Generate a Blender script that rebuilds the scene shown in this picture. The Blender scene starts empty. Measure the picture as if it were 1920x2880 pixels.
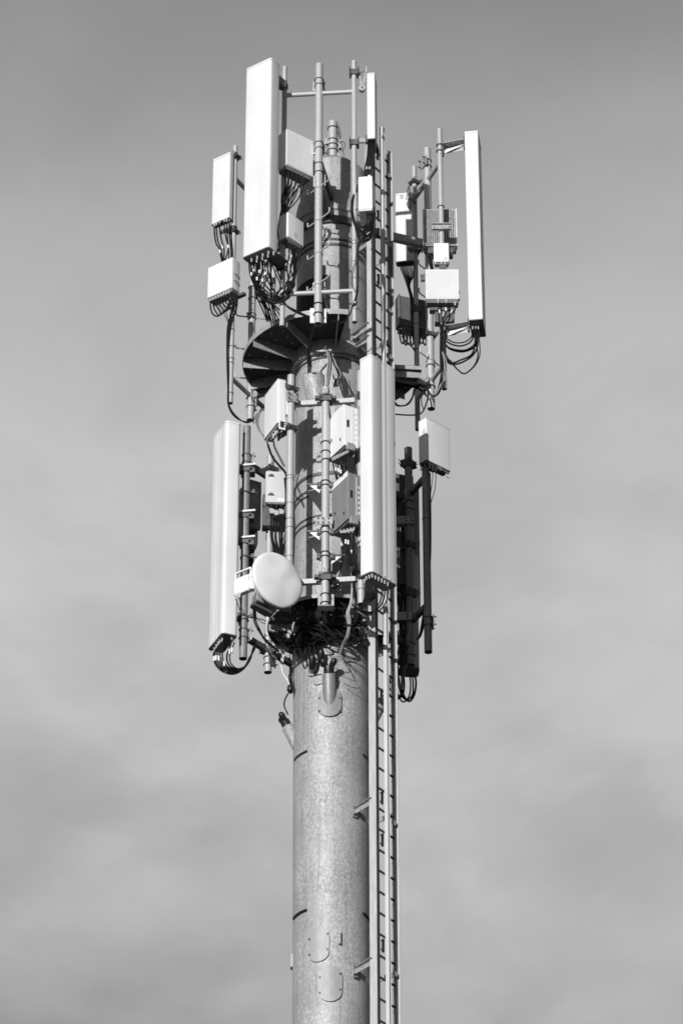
import bpy, bmesh, math, random
from mathutils import Vector, Matrix, noise
random.seed(7)
R = math.radians
scene = bpy.context.scene
C = scene.collection

# ------------------------------------------------------------------ camera, sky, sun
FPX, PITCH, CAM = 10000.0, R(32.0), Vector((0.12, -38.5, 1.6))
FWD = Vector((0, math.cos(PITCH), math.sin(PITCH)))
UPV = Vector((0, -math.sin(PITCH), math.cos(PITCH)))
cam = bpy.data.cameras.new('camera')
cam.sensor_fit = 'VERTICAL'; cam.sensor_height = 36.0; cam.sensor_width = 24.0
cam.lens = FPX / 2880 * 36.0
cam.clip_end = 5000
co = bpy.data.objects.new('camera', cam); C.objects.link(co)
co.location = CAM; co.rotation_euler = (R(90) + PITCH, 0, 0)
scene.camera = co

SUN_AZ, SUN_EL = -21.0, 9.5          # azimuth measured left (-) / right (+) of the camera's back
sv = Vector((math.sin(R(SUN_AZ)) * math.cos(R(SUN_EL)), -math.cos(R(SUN_AZ)) * math.cos(R(SUN_EL)), math.sin(R(SUN_EL))))
sl = bpy.data.lights.new('sun', 'SUN'); sl.energy = 3.8; sl.angle = R(0.5); sl.color = (1, 1, 1)
so = bpy.data.objects.new('sun', sl); C.objects.link(so)
so.rotation_euler = sv.to_track_quat('Z', 'Y').to_euler()

w = bpy.data.worlds.new('World'); scene.world = w; w.use_nodes = True
nt = w.node_tree; N = nt.nodes; L = nt.links; N.clear()
def nd(t, **k):
    n = N.new(t)
    for a, b in k.items(): setattr(n, a, b)
    return n
out = nd('ShaderNodeOutputWorld'); bg = nd('ShaderNodeBackground'); bg.inputs[1].default_value = 0.1
sky = nd('ShaderNodeTexSky', sky_type='NISHITA'); sky.sun_disc = False
sky.sun_elevation = R(SUN_EL); sky.sun_rotation = math.atan2(sv.x, sv.y)
sky.air_density = 1.0; sky.dust_density = 1.0; sky.ozone_density = 1.0
sep = nd('ShaderNodeSeparateColor'); L.new(sky.outputs[0], sep.inputs[0])
def math_(op, a, b=None, c=None):
    n = nd('ShaderNodeMath', operation=op)
    for i, v in enumerate((a, b, c)):
        if v is None: continue
        if isinstance(v, (int, float)): n.inputs[i].default_value = v
        else: L.new(v, n.inputs[i])
    return n.outputs[0]
blue = math_('MULTIPLY_ADD', sep.outputs[0], 0.30, math_('MULTIPLY', sep.outputs[1], 0.10))      # the clear sky as the red-filtered black and white film sees it
tc = nd('ShaderNodeTexCoord')
def cloud(scale, sc, det, lo, hi, off=(0, 0, 0), rot=(0, 0, 0), dist=.35):
    mp = nd('ShaderNodeMapping'); mp.inputs['Scale'].default_value = sc; mp.inputs['Location'].default_value = off
    mp.inputs['Rotation'].default_value = rot
    L.new(tc.outputs['Generated'], mp.inputs[0])
    n = nd('ShaderNodeTexNoise'); n.inputs['Scale'].default_value = scale; n.inputs['Detail'].default_value = det
    n.inputs['Roughness'].default_value = 0.5; n.inputs['Distortion'].default_value = dist
    L.new(mp.outputs[0], n.inputs['Vector'])
    r = nd('ShaderNodeMapRange'); r.interpolation_type = 'SMOOTHSTEP'
    r.inputs[1].default_value = lo; r.inputs[2].default_value = hi; r.inputs[3].default_value = -1; r.inputs[4].default_value = 1
    L.new(n.outputs[0], r.inputs[0]); return r.outputs[0]
c1 = cloud(7.0, (1.0, 1.0, 1.8), 5, 0.3, 0.7, (3.1, 0.4, 0.2), (0, R(14), 0))
c2 = cloud(17.0, (0.85, 1.0, 1.5), 9, 0.32, 0.68, (0.4, 2.0, 1.5), (0, R(-20), 0), .25)
# thin high cloud lying across the sky, thickest at middling height and thinning overhead
sx = nd('ShaderNodeSeparateXYZ'); L.new(tc.outputs['Generated'], sx.inputs[0])
veil = nd('ShaderNodeValToRGB'); cr = veil.color_ramp; cr.interpolation = 'B_SPLINE'
STOPS = [(0.0, .10), (.28, .16), (.39, .31), (.45, .43), (.51, .505), (.555, .475), (.60, .36), (.64, .25), (.68, .19), (1.0, .06)]  # stops below the view lowered to darken undersides
while len(cr.elements) < len(STOPS): cr.elements.new(.5)
for e, (p, v) in zip(cr.elements, STOPS): e.position = p; e.color = (v, v, v, 1)
wz = math_('MULTIPLY_ADD', c1, .022, sx.outputs[2])
L.new(math_('MULTIPLY_ADD', c2, .006, wz), veil.inputs[0])
amt = math_('MULTIPLY_ADD', c1, .10, math_('MULTIPLY_ADD', c2, .085, 1.0))
side = nd('ShaderNodeMapRange'); side.interpolation_type = 'SMOOTHSTEP'       # cloud kept ahead of the camera; unseen sky dimmed to cut ambient light
side.inputs[1].default_value = 0.15; side.inputs[2].default_value = 0.70; side.inputs[3].default_value = .05; side.inputs[4].default_value = 1
L.new(sx.outputs[1], side.inputs[0])
vl = math_('MULTIPLY', math_('MULTIPLY', math_('MULTIPLY', veil.outputs[0], amt), 10.0), side.outputs[0])
tot = math_('ADD', blue, vl)
cc = nd('ShaderNodeCombineColor')
for i in range(3): L.new(tot, cc.inputs[i])
L.new(cc.outputs[0], bg.inputs[0]); L.new(bg.outputs[0], out.inputs[0])

scene.view_settings.view_transform = 'Standard'; scene.view_settings.look = 'None'
scene.view_settings.exposure = 0.0; scene.view_settings.gamma = 1.0
scene.render.film_transparent = False
scene.cycles.max_bounces = 5
scene.cycles.filter_width = 1.6

# ------------------------------------------------------------------ placing helpers
def P(px, py, y):
    d = Vector(((px - 960) / FPX, 0, 0)) + UPV * ((1440 - py) / FPX) + FWD
    return CAM + d * ((y - CAM.y) / d.y)
def Pz(px, py, z):
    a = P(px, py, 0); b = P(px, py, 1); t = (z - a.z) / (b.z - a.z); return a + (b - a) * t
def Z(py, y=0.0, px=933): return P(px, py, y).z
def av(az): return Vector((math.sin(R(az)), -math.cos(R(az)), 0))     # outward direction of an azimuth
def uv(az): return Vector((math.cos(R(az)), math.sin(R(az)), 0))      # a face's own left-to-right direction
UP = Vector((0, 0, 1))

# ------------------------------------------------------------------ materials
def mat(name, base, rough=0.5, metal=0.0, var=0.0, scale=6.0, spec=0.5, bump=0.0, stretch=(1, 1, 1), streak=0.0, detail=4, spots=None):
    m = bpy.data.materials.new(name); m.use_nodes = True
    t = m.node_tree; n = t.nodes; l = t.links; b = n['Principled BSDF']
    b.inputs['Roughness'].default_value = rough; b.inputs['Metallic'].default_value = metal
    b.inputs['Specular IOR Level'].default_value = spec
    b.inputs['Base Color'].default_value = (base, base, base, 1)
    if var or streak or bump:
        tc = n.new('ShaderNodeTexCoord'); mp = n.new('ShaderNodeMapping'); mp.inputs['Scale'].default_value = stretch
        l.new(tc.outputs['Object'], mp.inputs[0])
        no = n.new('ShaderNodeTexNoise'); no.inputs['Scale'].default_value = scale; no.inputs['Detail'].default_value = detail
        no.inputs['Roughness'].default_value = 0.62
        l.new(mp.outputs[0], no.inputs['Vector'])
        r = n.new('ShaderNodeMapRange'); r.inputs[1].default_value = 0.33; r.inputs[2].default_value = 0.67
        r.inputs[3].default_value = base * (1 - var); r.inputs[4].default_value = base * (1 + var)
        l.new(no.outputs[0], r.inputs[0]); last = r.outputs[0]
        if streak:
            mp2 = n.new('ShaderNodeMapping'); mp2.inputs['Scale'].default_value = (28, 28, 0.8)
            l.new(tc.outputs['Object'], mp2.inputs[0])
            n2 = n.new('ShaderNodeTexNoise'); n2.inputs['Scale'].default_value = 1.0; n2.inputs['Detail'].default_value = 5
            l.new(mp2.outputs[0], n2.inputs['Vector'])
            r2 = n.new('ShaderNodeMapRange'); r2.inputs[1].default_value = 0.35; r2.inputs[2].default_value = 0.7
            r2.inputs[3].default_value = 1 + streak * 0.4; r2.inputs[4].default_value = 1 - streak
            l.new(n2.outputs[0], r2.inputs[0])
            mu = n.new('ShaderNodeMath'); mu.operation = 'MULTIPLY'; l.new(last, mu.inputs[0]); l.new(r2.outputs[0], mu.inputs[1]); last = mu.outputs[0]
        cb = n.new('ShaderNodeCombineColor')
        for i in range(3): l.new(last, cb.inputs[i])
        l.new(cb.outputs[0], b.inputs['Base Color'])
        if bump:
            bp = n.new('ShaderNodeBump'); bp.inputs['Strength'].default_value = bump; bp.inputs['Distance'].default_value = 0.01
            l.new(no.outputs[0], bp.inputs['Height']); l.new(bp.outputs[0], b.inputs['Normal'])
    return m

WHITE = mat('white_radome', 0.78, 0.42, 0, 0.05, 2.2, 0.4, 0, (1, 1, .5), 0.03)
DISHM = mat('dish_radome', 0.86, 0.38, 0, 0.06, 2.2, 0.4, 0.5, (1, 1, 1), 0, 1)
WHITE2 = mat('white_housing', 0.84, 0.4, 0, 0.025, 8.0, 0.4, 0, (1, 1, .4), 0.02)
CAPM = mat('radome_end_cap', 0.82, 0.5, 0, 0.03, 9.0)
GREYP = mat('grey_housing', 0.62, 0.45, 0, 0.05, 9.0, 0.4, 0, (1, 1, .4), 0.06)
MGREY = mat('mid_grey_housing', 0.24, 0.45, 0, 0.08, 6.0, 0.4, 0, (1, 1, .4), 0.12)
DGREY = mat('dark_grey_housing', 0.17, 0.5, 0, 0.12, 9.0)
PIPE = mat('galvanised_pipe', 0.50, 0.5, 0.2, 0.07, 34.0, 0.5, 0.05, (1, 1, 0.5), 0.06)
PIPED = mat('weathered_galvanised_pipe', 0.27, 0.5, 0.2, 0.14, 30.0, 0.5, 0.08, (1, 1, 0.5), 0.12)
STEEL = mat('galvanised_plate', 0.40, 0.5, 0.3, 0.2, 18.0, 0.5, 0.08)
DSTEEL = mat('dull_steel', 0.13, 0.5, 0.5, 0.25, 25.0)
BRIGHT = mat('bright_zinc', 0.72, 0.3, 0.6, 0.1, 40.0)
COVER = mat('smooth_galvanised_cover', 0.36, 0.52, 0.15, 0.08, 14.0, 0.5, 0.05, (1, 1, .5), 0.10)
RUNG = mat('dark_rung', 0.10, 0.6, 0.1, 0.3, 40.0)  # even dark grey, darker than the rails
ALU = mat('aluminium_rail', 0.74, 0.4, 0.25, 0.06, 18.0, 0.5, 0, (1, 1, .1))
LAD = mat('ladder_galvanised', 0.55, 0.5, 0.2, 0.12, 22.0, 0.5, 0.05, (1, 1, .2))
BLACK = mat('black_cable_sheath', 0.012, 0.28, 0, 0.3, 30.0, 0.6)
BLACKR = mat('black_rubber', 0.012, 0.4, 0, 0.3, 20.0, 0.5)
GREYC = mat('grey_cable_sheath', 0.42, 0.35, 0, 0.15, 30.0)
CONN = mat('plated_connector', 0.80, 0.25, 0.5, 0.08, 60.0)
TAPE = mat('white_cable_marker', 0.8, 0.5, 0, 0.05, 40.0)
PLAT = mat('platform_plate', 0.10, 0.6, 0.1, 0.25, 9.0)
RIM = mat('platform_rim', 0.42, 0.5, 0.2, 0.15, 14.0)
LABELM = mat('printed_sticker', 0.66, 0.5, 0, 0.08, 60.0)
SLOT = mat('dark_recess', 0.02, 0.7)
GROUNDM = mat('asphalt', 0.045, 0.9, 0, 0.25, 0.6)

def mast_material():
    m = bpy.data.materials.new('spangled_galvanised_steel'); m.use_nodes = True
    t = m.node_tree; n = t.nodes; l = t.links; b = n['Principled BSDF']
    tc = n.new('ShaderNodeTexCoord')
    def noi(scale, det, st, dist=0.0, rgh=.6):
        mp = n.new('ShaderNodeMapping'); mp.inputs['Scale'].default_value = st; l.new(tc.outputs['Object'], mp.inputs[0])
        no = n.new('ShaderNodeTexNoise'); no.inputs['Scale'].default_value = scale; no.inputs['Detail'].default_value = det
        no.inputs['Roughness'].default_value = rgh; no.inputs['Distortion'].default_value = dist
        l.new(mp.outputs[0], no.inputs['Vector']); return no.outputs[0]
    def rng(x, a, b_, c, d, smooth=True):
        r = n.new('ShaderNodeMapRange'); r.interpolation_type = 'SMOOTHSTEP' if smooth else 'LINEAR'
        for i, v in enumerate((a, b_, c, d)): r.inputs[i + 1].default_value = v
        l.new(x, r.inputs[0]); return r.outputs[0]
    def mul(a, b_):
        q = n.new('ShaderNodeMath'); q.operation = 'MULTIPLY'; l.new(a, q.inputs[0]); l.new(b_, q.inputs[1]); return q.outputs[0]
    blotch0 = rng(noi(34, 9, (1, 1, .75), .5, .76), .42, .60, -.19, .23)
    amp = rng(noi(3.1, 3, (1, 1, .5)), .35, .65, .55, 1.25)
    blotch = mul(blotch0, amp); one = n.new('ShaderNodeMath'); one.operation = 'ADD'; one.inputs[1].default_value = 1.0; l.new(blotch, one.inputs[0]); blotch = one.outputs[0]
    fine = rng(noi(120, 3, (1, 1, .6)), .35, .65, .93, 1.07)
    big = rng(noi(2.2, 3, (1, 1, .6)), .3, .7, .90, 1.10)
    streak = rng(noi(1.0, 6, (22, 22, .7)), .48, .72, 1.02, .80)
    scr = rng(noi(1.0, 2, (95, 95, 1.6)), .70, .74, 1.0, 1.35)
    v = mul(mul(mul(mul(blotch, fine), big), streak), scr)
    q = n.new('ShaderNodeMath'); q.operation = 'MULTIPLY'; l.new(v, q.inputs[0]); q.inputs[1].default_value = 0.40
    cb = n.new('ShaderNodeCombineColor')
    for i in range(3): l.new(q.outputs[0], cb.inputs[i])
    l.new(cb.outputs[0], b.inputs['Base Color'])
    b.inputs['Metallic'].default_value = 0.15; b.inputs['Roughness'].default_value = 0.5
    rr = rng(noi(22, 4, (1, 1, .8)), .35, .65, .5, .64); l.new(rr, b.inputs['Roughness'])
    bp = n.new('ShaderNodeBump'); bp.inputs['Strength'].default_value = .12; bp.inputs['Distance'].default_value = .01
    l.new(noi(6, 3, (1, 1, .5)), bp.inputs['Height']); l.new(bp.outputs[0], b.inputs['Normal'])
    return m
MAST = mast_material()

def plate_material():     # perforated plate: small drilled holes on a grid
    m = bpy.data.materials.new('perforated_platform_plate'); m.use_nodes = True
    t = m.node_tree; n = t.nodes; l = t.links; b = n['Principled BSDF']
    b.inputs['Base Color'].default_value = (.07, .07, .07, 1); b.inputs['Roughness'].default_value = .75
    b.inputs['Specular IOR Level'].default_value = .2
    tc = n.new('ShaderNodeTexCoord'); vo = n.new('ShaderNodeTexVoronoi'); vo.voronoi_dimensions = '2D'
    vo.inputs['Scale'].default_value = 6.5; vo.inputs['Randomness'].default_value = .22
    mp = n.new('ShaderNodeMapping'); mp.inputs['Rotation'].default_value = (0, 0, R(24))
    l.new(tc.outputs['Object'], mp.inputs[0]); l.new(mp.outputs[0], vo.inputs['Vector'])
    lt = n.new('ShaderNodeMath'); lt.operation = 'LESS_THAN'; lt.inputs[1].default_value = .054
    l.new(vo.outputs['Distance'], lt.inputs[0])
    tr = n.new('ShaderNodeBsdfTransparent'); mx = n.new('ShaderNodeMixShader')
    l.new(lt.outputs[0], mx.inputs[0]); l.new(b.outputs[0], mx.inputs[1]); l.new(tr.outputs[0], mx.inputs[2])
    l.new(mx.outputs[0], n['Material Output'].inputs[0])
    return m
PERF = plate_material()

# ------------------------------------------------------------------ mesh builder
def catmull(pts, k=6):
    if len(pts) < 3: return [Vector(p) for p in pts]
    p = [pts[0] * 2 - pts[1]] + list(pts) + [pts[-1] * 2 - pts[-2]]
    o = []
    for i in range(1, len(p) - 2):
        a, b, c, d = p[i - 1], p[i], p[i + 1], p[i + 2]
        for j in range(k):
            t = j / k
            o.append(.5 * ((2 * b) + (c - a) * t + (2 * a - 5 * b + 4 * c - d) * t * t + (3 * b - a - 3 * c + d) * t ** 3))
    o.append(Vector(p[-2])); return o

class MB:
    def __init__(s): s.v = []; s.f = []
    def hexa(s, c, a, b, d):
        """box: centre, three half vectors"""
        i = len(s.v)
        for sx in (-1, 1):
            for sy in (-1, 1):
                for sz in (-1, 1): s.v.append(Vector(c) + a * sx + b * sy + d * sz)
        for q in ((0, 1, 3, 2), (4, 6, 7, 5), (0, 4, 5, 1), (2, 3, 7, 6), (0, 2, 6, 4), (1, 5, 7, 3)): s.f.append([i + k for k in q])
        return s
    def bar(s, p0, p1, w_, h_, up=UP):
        p0 = Vector(p0); p1 = Vector(p1); d = (p1 - p0); ax = d.normalized()
        if abs(ax.dot(up)) > .98: up = Vector((0, 1, 0))
        sd = ax.cross(up).normalized(); u2 = sd.cross(ax).normalized()
        return s.hexa((p0 + p1) / 2, d / 2, sd * w_ / 2, u2 * h_ / 2)
    def tube(s, pts, r, seg=8, cap=True, smooth=0):
        pts = [Vector(p) for p in pts]
        if smooth: pts = catmull(pts, smooth)
        n = len(pts); base = len(s.v)
        t0 = (pts[1] - pts[0]).normalized()
        nx = t0.cross(UP if abs(t0.z) < .9 else Vector((0, 1, 0))).normalized()
        for i, p in enumerate(pts):
            t = (pts[min(i + 1, n - 1)] - pts[max(i - 1, 0)]).normalized()
            nx = (nx - t * nx.dot(t)).normalized(); ny = t.cross(nx)
            rr = r[i] if isinstance(r, (list, tuple)) else r
            for k in range(seg):
                a = 2 * math.pi * k / seg
                s.v.append(p + (nx * math.cos(a) + ny * math.sin(a)) * rr)
        for i in range(n - 1):
            for k in range(seg):
                a = base + i * seg + k; b = base + i * seg + (k + 1) % seg
                s.f.append([a, b, b + seg, a + seg])
        if cap:
            s.f.append([base + k for k in range(seg)][::-1]); s.f.append([base + (n - 1) * seg + k for k in range(seg)])
        return s
    def lathe(s, prof, c=(0, 0), seg=48, a0=0.0, a1=360.0, tilt=None):
        """prof: (radius, z) outline; azimuth range in the av() sense"""
        full = abs(a1 - a0) >= 359.9; n = seg if full else seg + 1; base = len(s.v); m = len(prof)
        for k in range(n):
            d = av(a0 + (a1 - a0) * k / seg)
            for (r_, z_) in prof: s.v.append(Vector((c[0] + d.x * r_, c[1] + d.y * r_, z_)))
        for k in range(seg):
            a = base + k * m; b = base + ((k + 1) % n) * m
            for j in range(m - 1): s.f.append([a + j, b + j, b + j + 1, a + j + 1])
        return s
    def block_ring(s, r0, r1, z0, z1, a0, a1, seg=24, c=(0, 0)):
        """solid ring or sector with end faces"""
        full = abs(a1 - a0) >= 359.9; b0 = len(s.v)
        s.lathe([(r0, z0), (r1, z0), (r1, z1), (r0, z1), (r0, z0)], c, seg, a0, a1)
        if not full:
            e = b0 + seg * 5
            s.f.append([b0, b0 + 1, b0 + 2, b0 + 3]); s.f.append([e + 3, e + 2, e + 1, e])
        return s
    def torus(s, c, Rr, r, axis=UP, seg=20, sec=6, a0=0, a1=360):
        c = Vector(c); axis = axis.normalized(); x = axis.orthogonal().normalized(); y = axis.cross(x)
        full = a1 - a0 >= 359.9; n = seg if full else seg + 1; base = len(s.v)
        for i in range(n):
            a = R(a0 + (a1 - a0) * i / seg); d = x * math.cos(a) + y * math.sin(a)
            for k in range(sec):
                b = 2 * math.pi * k / sec; s.v.append(c + d * (Rr + r * math.cos(b)) + axis * r * math.sin(b))
        for i in range(seg):
            for k in range(sec):
                a = base + i * sec; b = base + ((i + 1) % n) * sec; k2 = (k + 1) % sec
                s.f.append([a + k, b + k, b + k2, a + k2])
        return s
    def prism(s, prof, rows, fr):
        """prof: list of (s, d) in frame fr; rows: (z, inset); centre inset toward the middle"""
        cs = sum(p[0] for p in prof) / len(prof); cd = sum(p[1] for p in prof) / len(prof); m = len(prof); base = len(s.v)
        hs = max(abs(p[0] - cs) for p in prof); hd = max(abs(p[1] - cd) for p in prof)
        for (z_, ins) in rows:
            for (a, b) in prof:
                s.v.append(fr.pt(cs + (a - cs) * (1 - ins / hs), cd + (b - cd) * (1 - ins / hd), z_))
        for i in range(len(rows) - 1):
            for k in range(m):
                a = base + i * m + k; b = base + i * m + (k + 1) % m
                s.f.append([a, b, b + m, a + m])
        s.f.append([base + k for k in range(m)][::-1]); s.f.append([base + (len(rows) - 1) * m + k for k in range(m)])
        return s
    def poly(s, pts2, z0, z1):
        """vertical prism over plan polygon"""
        b = len(s.v); m = len(pts2)
        for z_ in (z0, z1):
            for p in pts2: s.v.append(Vector((p[0], p[1], z_)))
        for k in range(m): s.f.append([b + k, b + (k + 1) % m, b + m + (k + 1) % m, b + m + k])
        s.f.append([b + k for k in range(m)][::-1]); s.f.append([b + m + k for k in range(m)]); return s
    def plate(s, pts, thick):
        """flat plate through 3-D outline pts, thickened along its normal"""
        pts = [Vector(p) for p in pts]; nrm = (pts[1] - pts[0]).cross(pts[2] - pts[0]).normalized() * thick / 2
        b = len(s.v); m = len(pts)
        s.v += [p - nrm for p in pts] + [p + nrm for p in pts]
        for k in range(m): s.f.append([b + k, b + (k + 1) % m, b + m + (k + 1) % m, b + m + k])
        s.f.append([b + k for k in range(m)][::-1]); s.f.append([b + m + k for k in range(m)]); return s
    def build(s, name, m, parent=None, smooth=True, bevel=0.0, ang=35, label=None):
        org = Vector((0, 0, 0))
        if parent is not None:
            q = parent
            while q.parent: q = q.parent
            org = q.location.copy()
        me = bpy.data.meshes.new(name)
        me.from_pydata([tuple(v - org) for v in s.v], [], s.f); me.update()
        bm = bmesh.new(); bm.from_mesh(me); bmesh.ops.recalc_face_normals(bm, faces=bm.faces)
        bm.to_mesh(me); bm.free()
        if smooth:
            for p in me.polygons: p.use_smooth = True
            me.set_sharp_from_angle(angle=R(ang))
        me.materials.append(m)
        o = bpy.data.objects.new(name, me); C.objects.link(o)
        if parent is not None: o.parent = parent
        if bevel:
            b = o.modifiers.new('bevel', 'BEVEL'); b.width = bevel; b.segments = 2; b.limit_method = 'ANGLE'; b.angle_limit = R(40)
        if label: o['label'] = label
        return o

class Fr:
    """device frame: origin = front-left corner in plan, az = facing"""
    def __init__(s, corner, az, w_, ref='L'):
        s.az = az; s.n = av(az); s.u = uv(az); c = Vector((corner.x, corner.y, 0))
        s.o = c if ref == 'L' else c - s.u * w_
    def pt(s, a, d, z): return s.o + s.u * a - s.n * d + UP * z

def thing(name, label, cat, loc, group=None):
    o = bpy.data.objects.new(name, None); C.objects.link(o); o.empty_display_size = .1
    o.location = loc; o['label'] = label; o['category'] = cat
    if group: o['group'] = group
    return o

# ------------------------------------------------------------------ the ground
g = MB(); g.v = [Vector((x, y, 0)) for x, y in ((-3000, -3000), (3000, -3000), (3000, 3000), (-3000, 3000))]; g.f = [[0, 1, 2, 3]]
go = g.build('ground', GROUNDM, smooth=False); go['kind'] = 'structure'

# ------------------------------------------------------------------ the mast
ZU, ZL = Z(1018), Z(1765)              # platform heights
mast = thing('telecom_mast', 'tall round spangled galvanised steel mast carrying all the antennas', 'mast', (0, 0, 0))
def zz(py): return Z(py, -.47)         # height of a front-face detail seen at pixel row py
ztop = Z(498)
MB().lathe([(0.44, 0.0), (0.454, Z(2880)), (0.478, Z(1900)), (0.478, Z(1780)), (0.478, zz(1000)), (0.478, ztop - .62),
            (0.44, ztop - .60), (0.44, ztop), (0.42, ztop + .02), (.30, ztop + .14), (.17, ztop + .25), (.085, ztop + .31), (.05, ztop + .32)], seg=96).build('shaft', MAST, mast, ang=30)
ZS = Z(336, -.06)
MB().lathe([(0.064, ztop + .25), (0.064, ZS - .008), (0.055, ZS), (0, ZS)], seg=24).build('top_spigot', PIPE, mast)
for k in range(6):
    a = av(20 + 60 * k); MB().plate([a * .062 + UP * (ztop + .42), a * .062 + UP * (ztop + .30), a * .15 + UP * (ztop + .27)], .008).build('spigot_gusset', STEEL, mast, smooth=False)
def ring(name, y0, y1, r1, m=MAST, a0=0, a1=360):
    z1, z0 = Z(y0, -r1), Z(y1, -r1)
    return MB().block_ring(.465 if r1 < .56 else .45, r1, z0, z1, a0, a1, 72).build(name, m, mast, bevel=.004)
ring('flange', 950, 987, .535)
MB().lathe([(.475, Z(535, -.45)), (.53, Z(583, -.53)), (.53, Z(586, -.53)), (.47, Z(587, -.53))], seg=72).build('flared_collar', MAST, mast)
ring('flange', 606, 622, .525, DSTEEL)
ring('flange', 583, 604, .508)
ring('flange', 1000, 1004, .50, DSTEEL)
for y0, h_ in ((1324, 9), (1366, 5), (1380, 5), (1443, 5), (1459, 6), (668, 6), (682, 7), (1790, 6)):
    ring('strap', y0, y0 + h_, .492, DSTEEL)
MB().block_ring(.46, .4805, ZU + .01, Z(772, -.48), -80, -3, 24).build('cable_opening', SLOT, mast, smooth=False)
# bolts of the flange
q = MB()
for k in range(36):
    a = av(k * 10 + 4); z = Z(950, -.535)
    q.tube([a * .50 + UP * (z - .002), a * .50 + UP * (z + .035)], .014, 6)
q.build('flange_bolt', DSTEEL, mast)
# short black curved bars on the lower shaft, left and right
for yy in (2137, 2582):
    for a0, a1 in ((-74, -38), (53, 80)):
        z = Z(yy, -.15); MB().block_ring(.445, .482, z - .016, z + .016, a0, a1, 12).build('collar_segment', BLACKR, mast, bevel=.004)
# oval hand-hole covers
def az_at(px, py, rr):
    # azimuth on the shaft whose image column is px
    s_ = (px - 933) / (FPX / ((P(px, py, 0) - CAM).dot(FWD))) ; return math.degrees(math.asin(max(-1, min(1, s_ / rr))))
def oval_pts(ac, zc, wd, ht, rr, n=9):
    pts = []
    hw = wd / 2; hh = ht / 2 - hw
    for k in range(n): a = math.pi * k / (n - 1); pts.append((hw * math.cos(a), hh + hw * math.sin(a)))
    for k in range(n): a = math.pi + math.pi * k / (n - 1); pts.append((hw * math.cos(a), -hh + hw * math.sin(a)))
    return pts
def shaft_radius(z):
    z0, z1 = Z(2880), Z(1900)
    return .454 + (.478 - .454) * max(0, min(1, (z - z0) / (z1 - z0)))
def curved_plate(ac, zc, wd, ht, th, r0):
    m = MB(); pts = oval_pts(ac, zc, wd, ht, r0)
    n = len(pts); NX = 5
    # concentric strips so the plate follows the shaft
    rows = []
    for f in (1.0, .66, .33):
        rows.append([(x * f, y * f) for x, y in pts])
    def on(x, y, r_): a = ac + math.degrees(x / r0); return av(a) * r_ + UP * (zc + y)
    b = 0
    m.v += [on(x, y, r0 - .004) for x, y in pts]
    for rw in rows: m.v += [on(x, y, r0 + th) for x, y in rw]
    m.v.append(on(0, 0, r0 + th)); c = len(m.v) - 1
    for r_ in range(3):
        for k in range(n):
            a = r_ * n + k; d = r_ * n + (k + 1) % n; m.f.append([a, d, d + n, a + n])
    for k in range(n): m.f.append([3 * n + k, 3 * n + (k + 1) % n, c])
    return m, on
for (px, py, wd, ht) in ((898, 2655, .255, .455), (930, 2767, .275, .465)):
    z = Z(py, -.45); r0 = shaft_radius(z); a = az_at(px, py, r0)
    m, on = curved_plate(a, z, wd, ht, .022, r0); cv = m.build('hand_hole_cover', COVER, mast, ang=40)
    for sx in (-1, 1):
        for sy in (-1, 1):
            c0 = on(sx * wd * .42, sy * .10 + (.02 if sx > 0 else -.02), r0 + .010); d0 = (c0 - UP * c0.z).normalized()
            MB().tube([c0, c0 + d0 * .018], .015, 8).build('bolt', DSTEEL, cv)
z = Z(2641, -.45); r0 = shaft_radius(z); a = az_at(959, 2641, r0)
MB().hexa(av(a) * (r0 + .012) + UP * z, uv(a) * .004, av(a) * .016, UP * .078).hexa(av(a) * (r0 + .012) + UP * (z - .07) - uv(a) * .01, uv(a) * .013, av(a) * .014, UP * .008).build('earthing_lug', DSTEEL, mast, bevel=.002)
z = Z(2713, 0.1)
MB().hexa(Vector((-.468, .02, z)), Vector((.014, 0, 0)), Vector((0, .05, 0)), UP * .085).build('earthing_bar', STEEL, mast, bevel=.003)

# cable ports: slanting tubes on oval base plates, with rubber boots
def port(px, ybase, az, length=.36, rad=.082, boots=2, plate=True, out_=.30, dz=.0, mt=MAST):
    z = Z(ybase, -.47); r0 = shaft_radius(z); a = az if az is not None else az_at(px, ybase, r0)
    d = av(a)
    p = None
    if plate:
        m, on = curved_plate(a, z, .28, .42, .03, r0); p = m.build('cable_port', PIPED, mast, ang=40)
        for sx in (-1, 1):
            for sy in (-1, 1):
                c0 = on(sx * .118, sy * .09 - .04, r0 + .026); MB().tube([c0, c0 + d * .018], .014, 8).build('bolt', DSTEEL, p)
    p0 = d * (r0 - .10) + UP * (z - .14); dirv = (d * .42 + UP * .9).normalized(); p1 = p0 + dirv * (length + .16)
    t = MB().tube([p0, p1 - dirv * .008, p1], [rad, rad, rad - .006], 24).build('port_tube' if p else 'cable_port', mt, p or mast, ang=50)
    if boots:
        host = p or mast
        MB().tube([p1 - dirv * .03, p1 + dirv * .085, p1 + dirv * .10], [rad * .80, rad * .80, rad * .72], 20).build('boot', BLACKR, host, ang=60)
        for k in range(boots):
            s_ = (k - (boots - 1) / 2) * 2; kd = (dirv + uv(a) * s_ * .62 + d * .25).normalized()
            b0 = p1 + dirv * .085 + uv(a) * s_ * .030; rk = .042
            MB().tube([b0, b0 + kd * .05, b0 + kd * .085, b0 + kd * .108, b0 + kd * .118], [rk * .8, rk, rk * .92, rk * .62, rk * .15], 14).build('boot', BLACKR, host, ang=60)
    return p1
port(927, 1975, None, mt=PIPED)
port(0, 2040, -88, boots=2, plate=False, rad=.075, length=.24)
port(0, 2010, 82, boots=1, plate=False, rad=.075)
port(885, 1100, None, boots=0, length=.26, rad=.14, plate=False)
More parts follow.
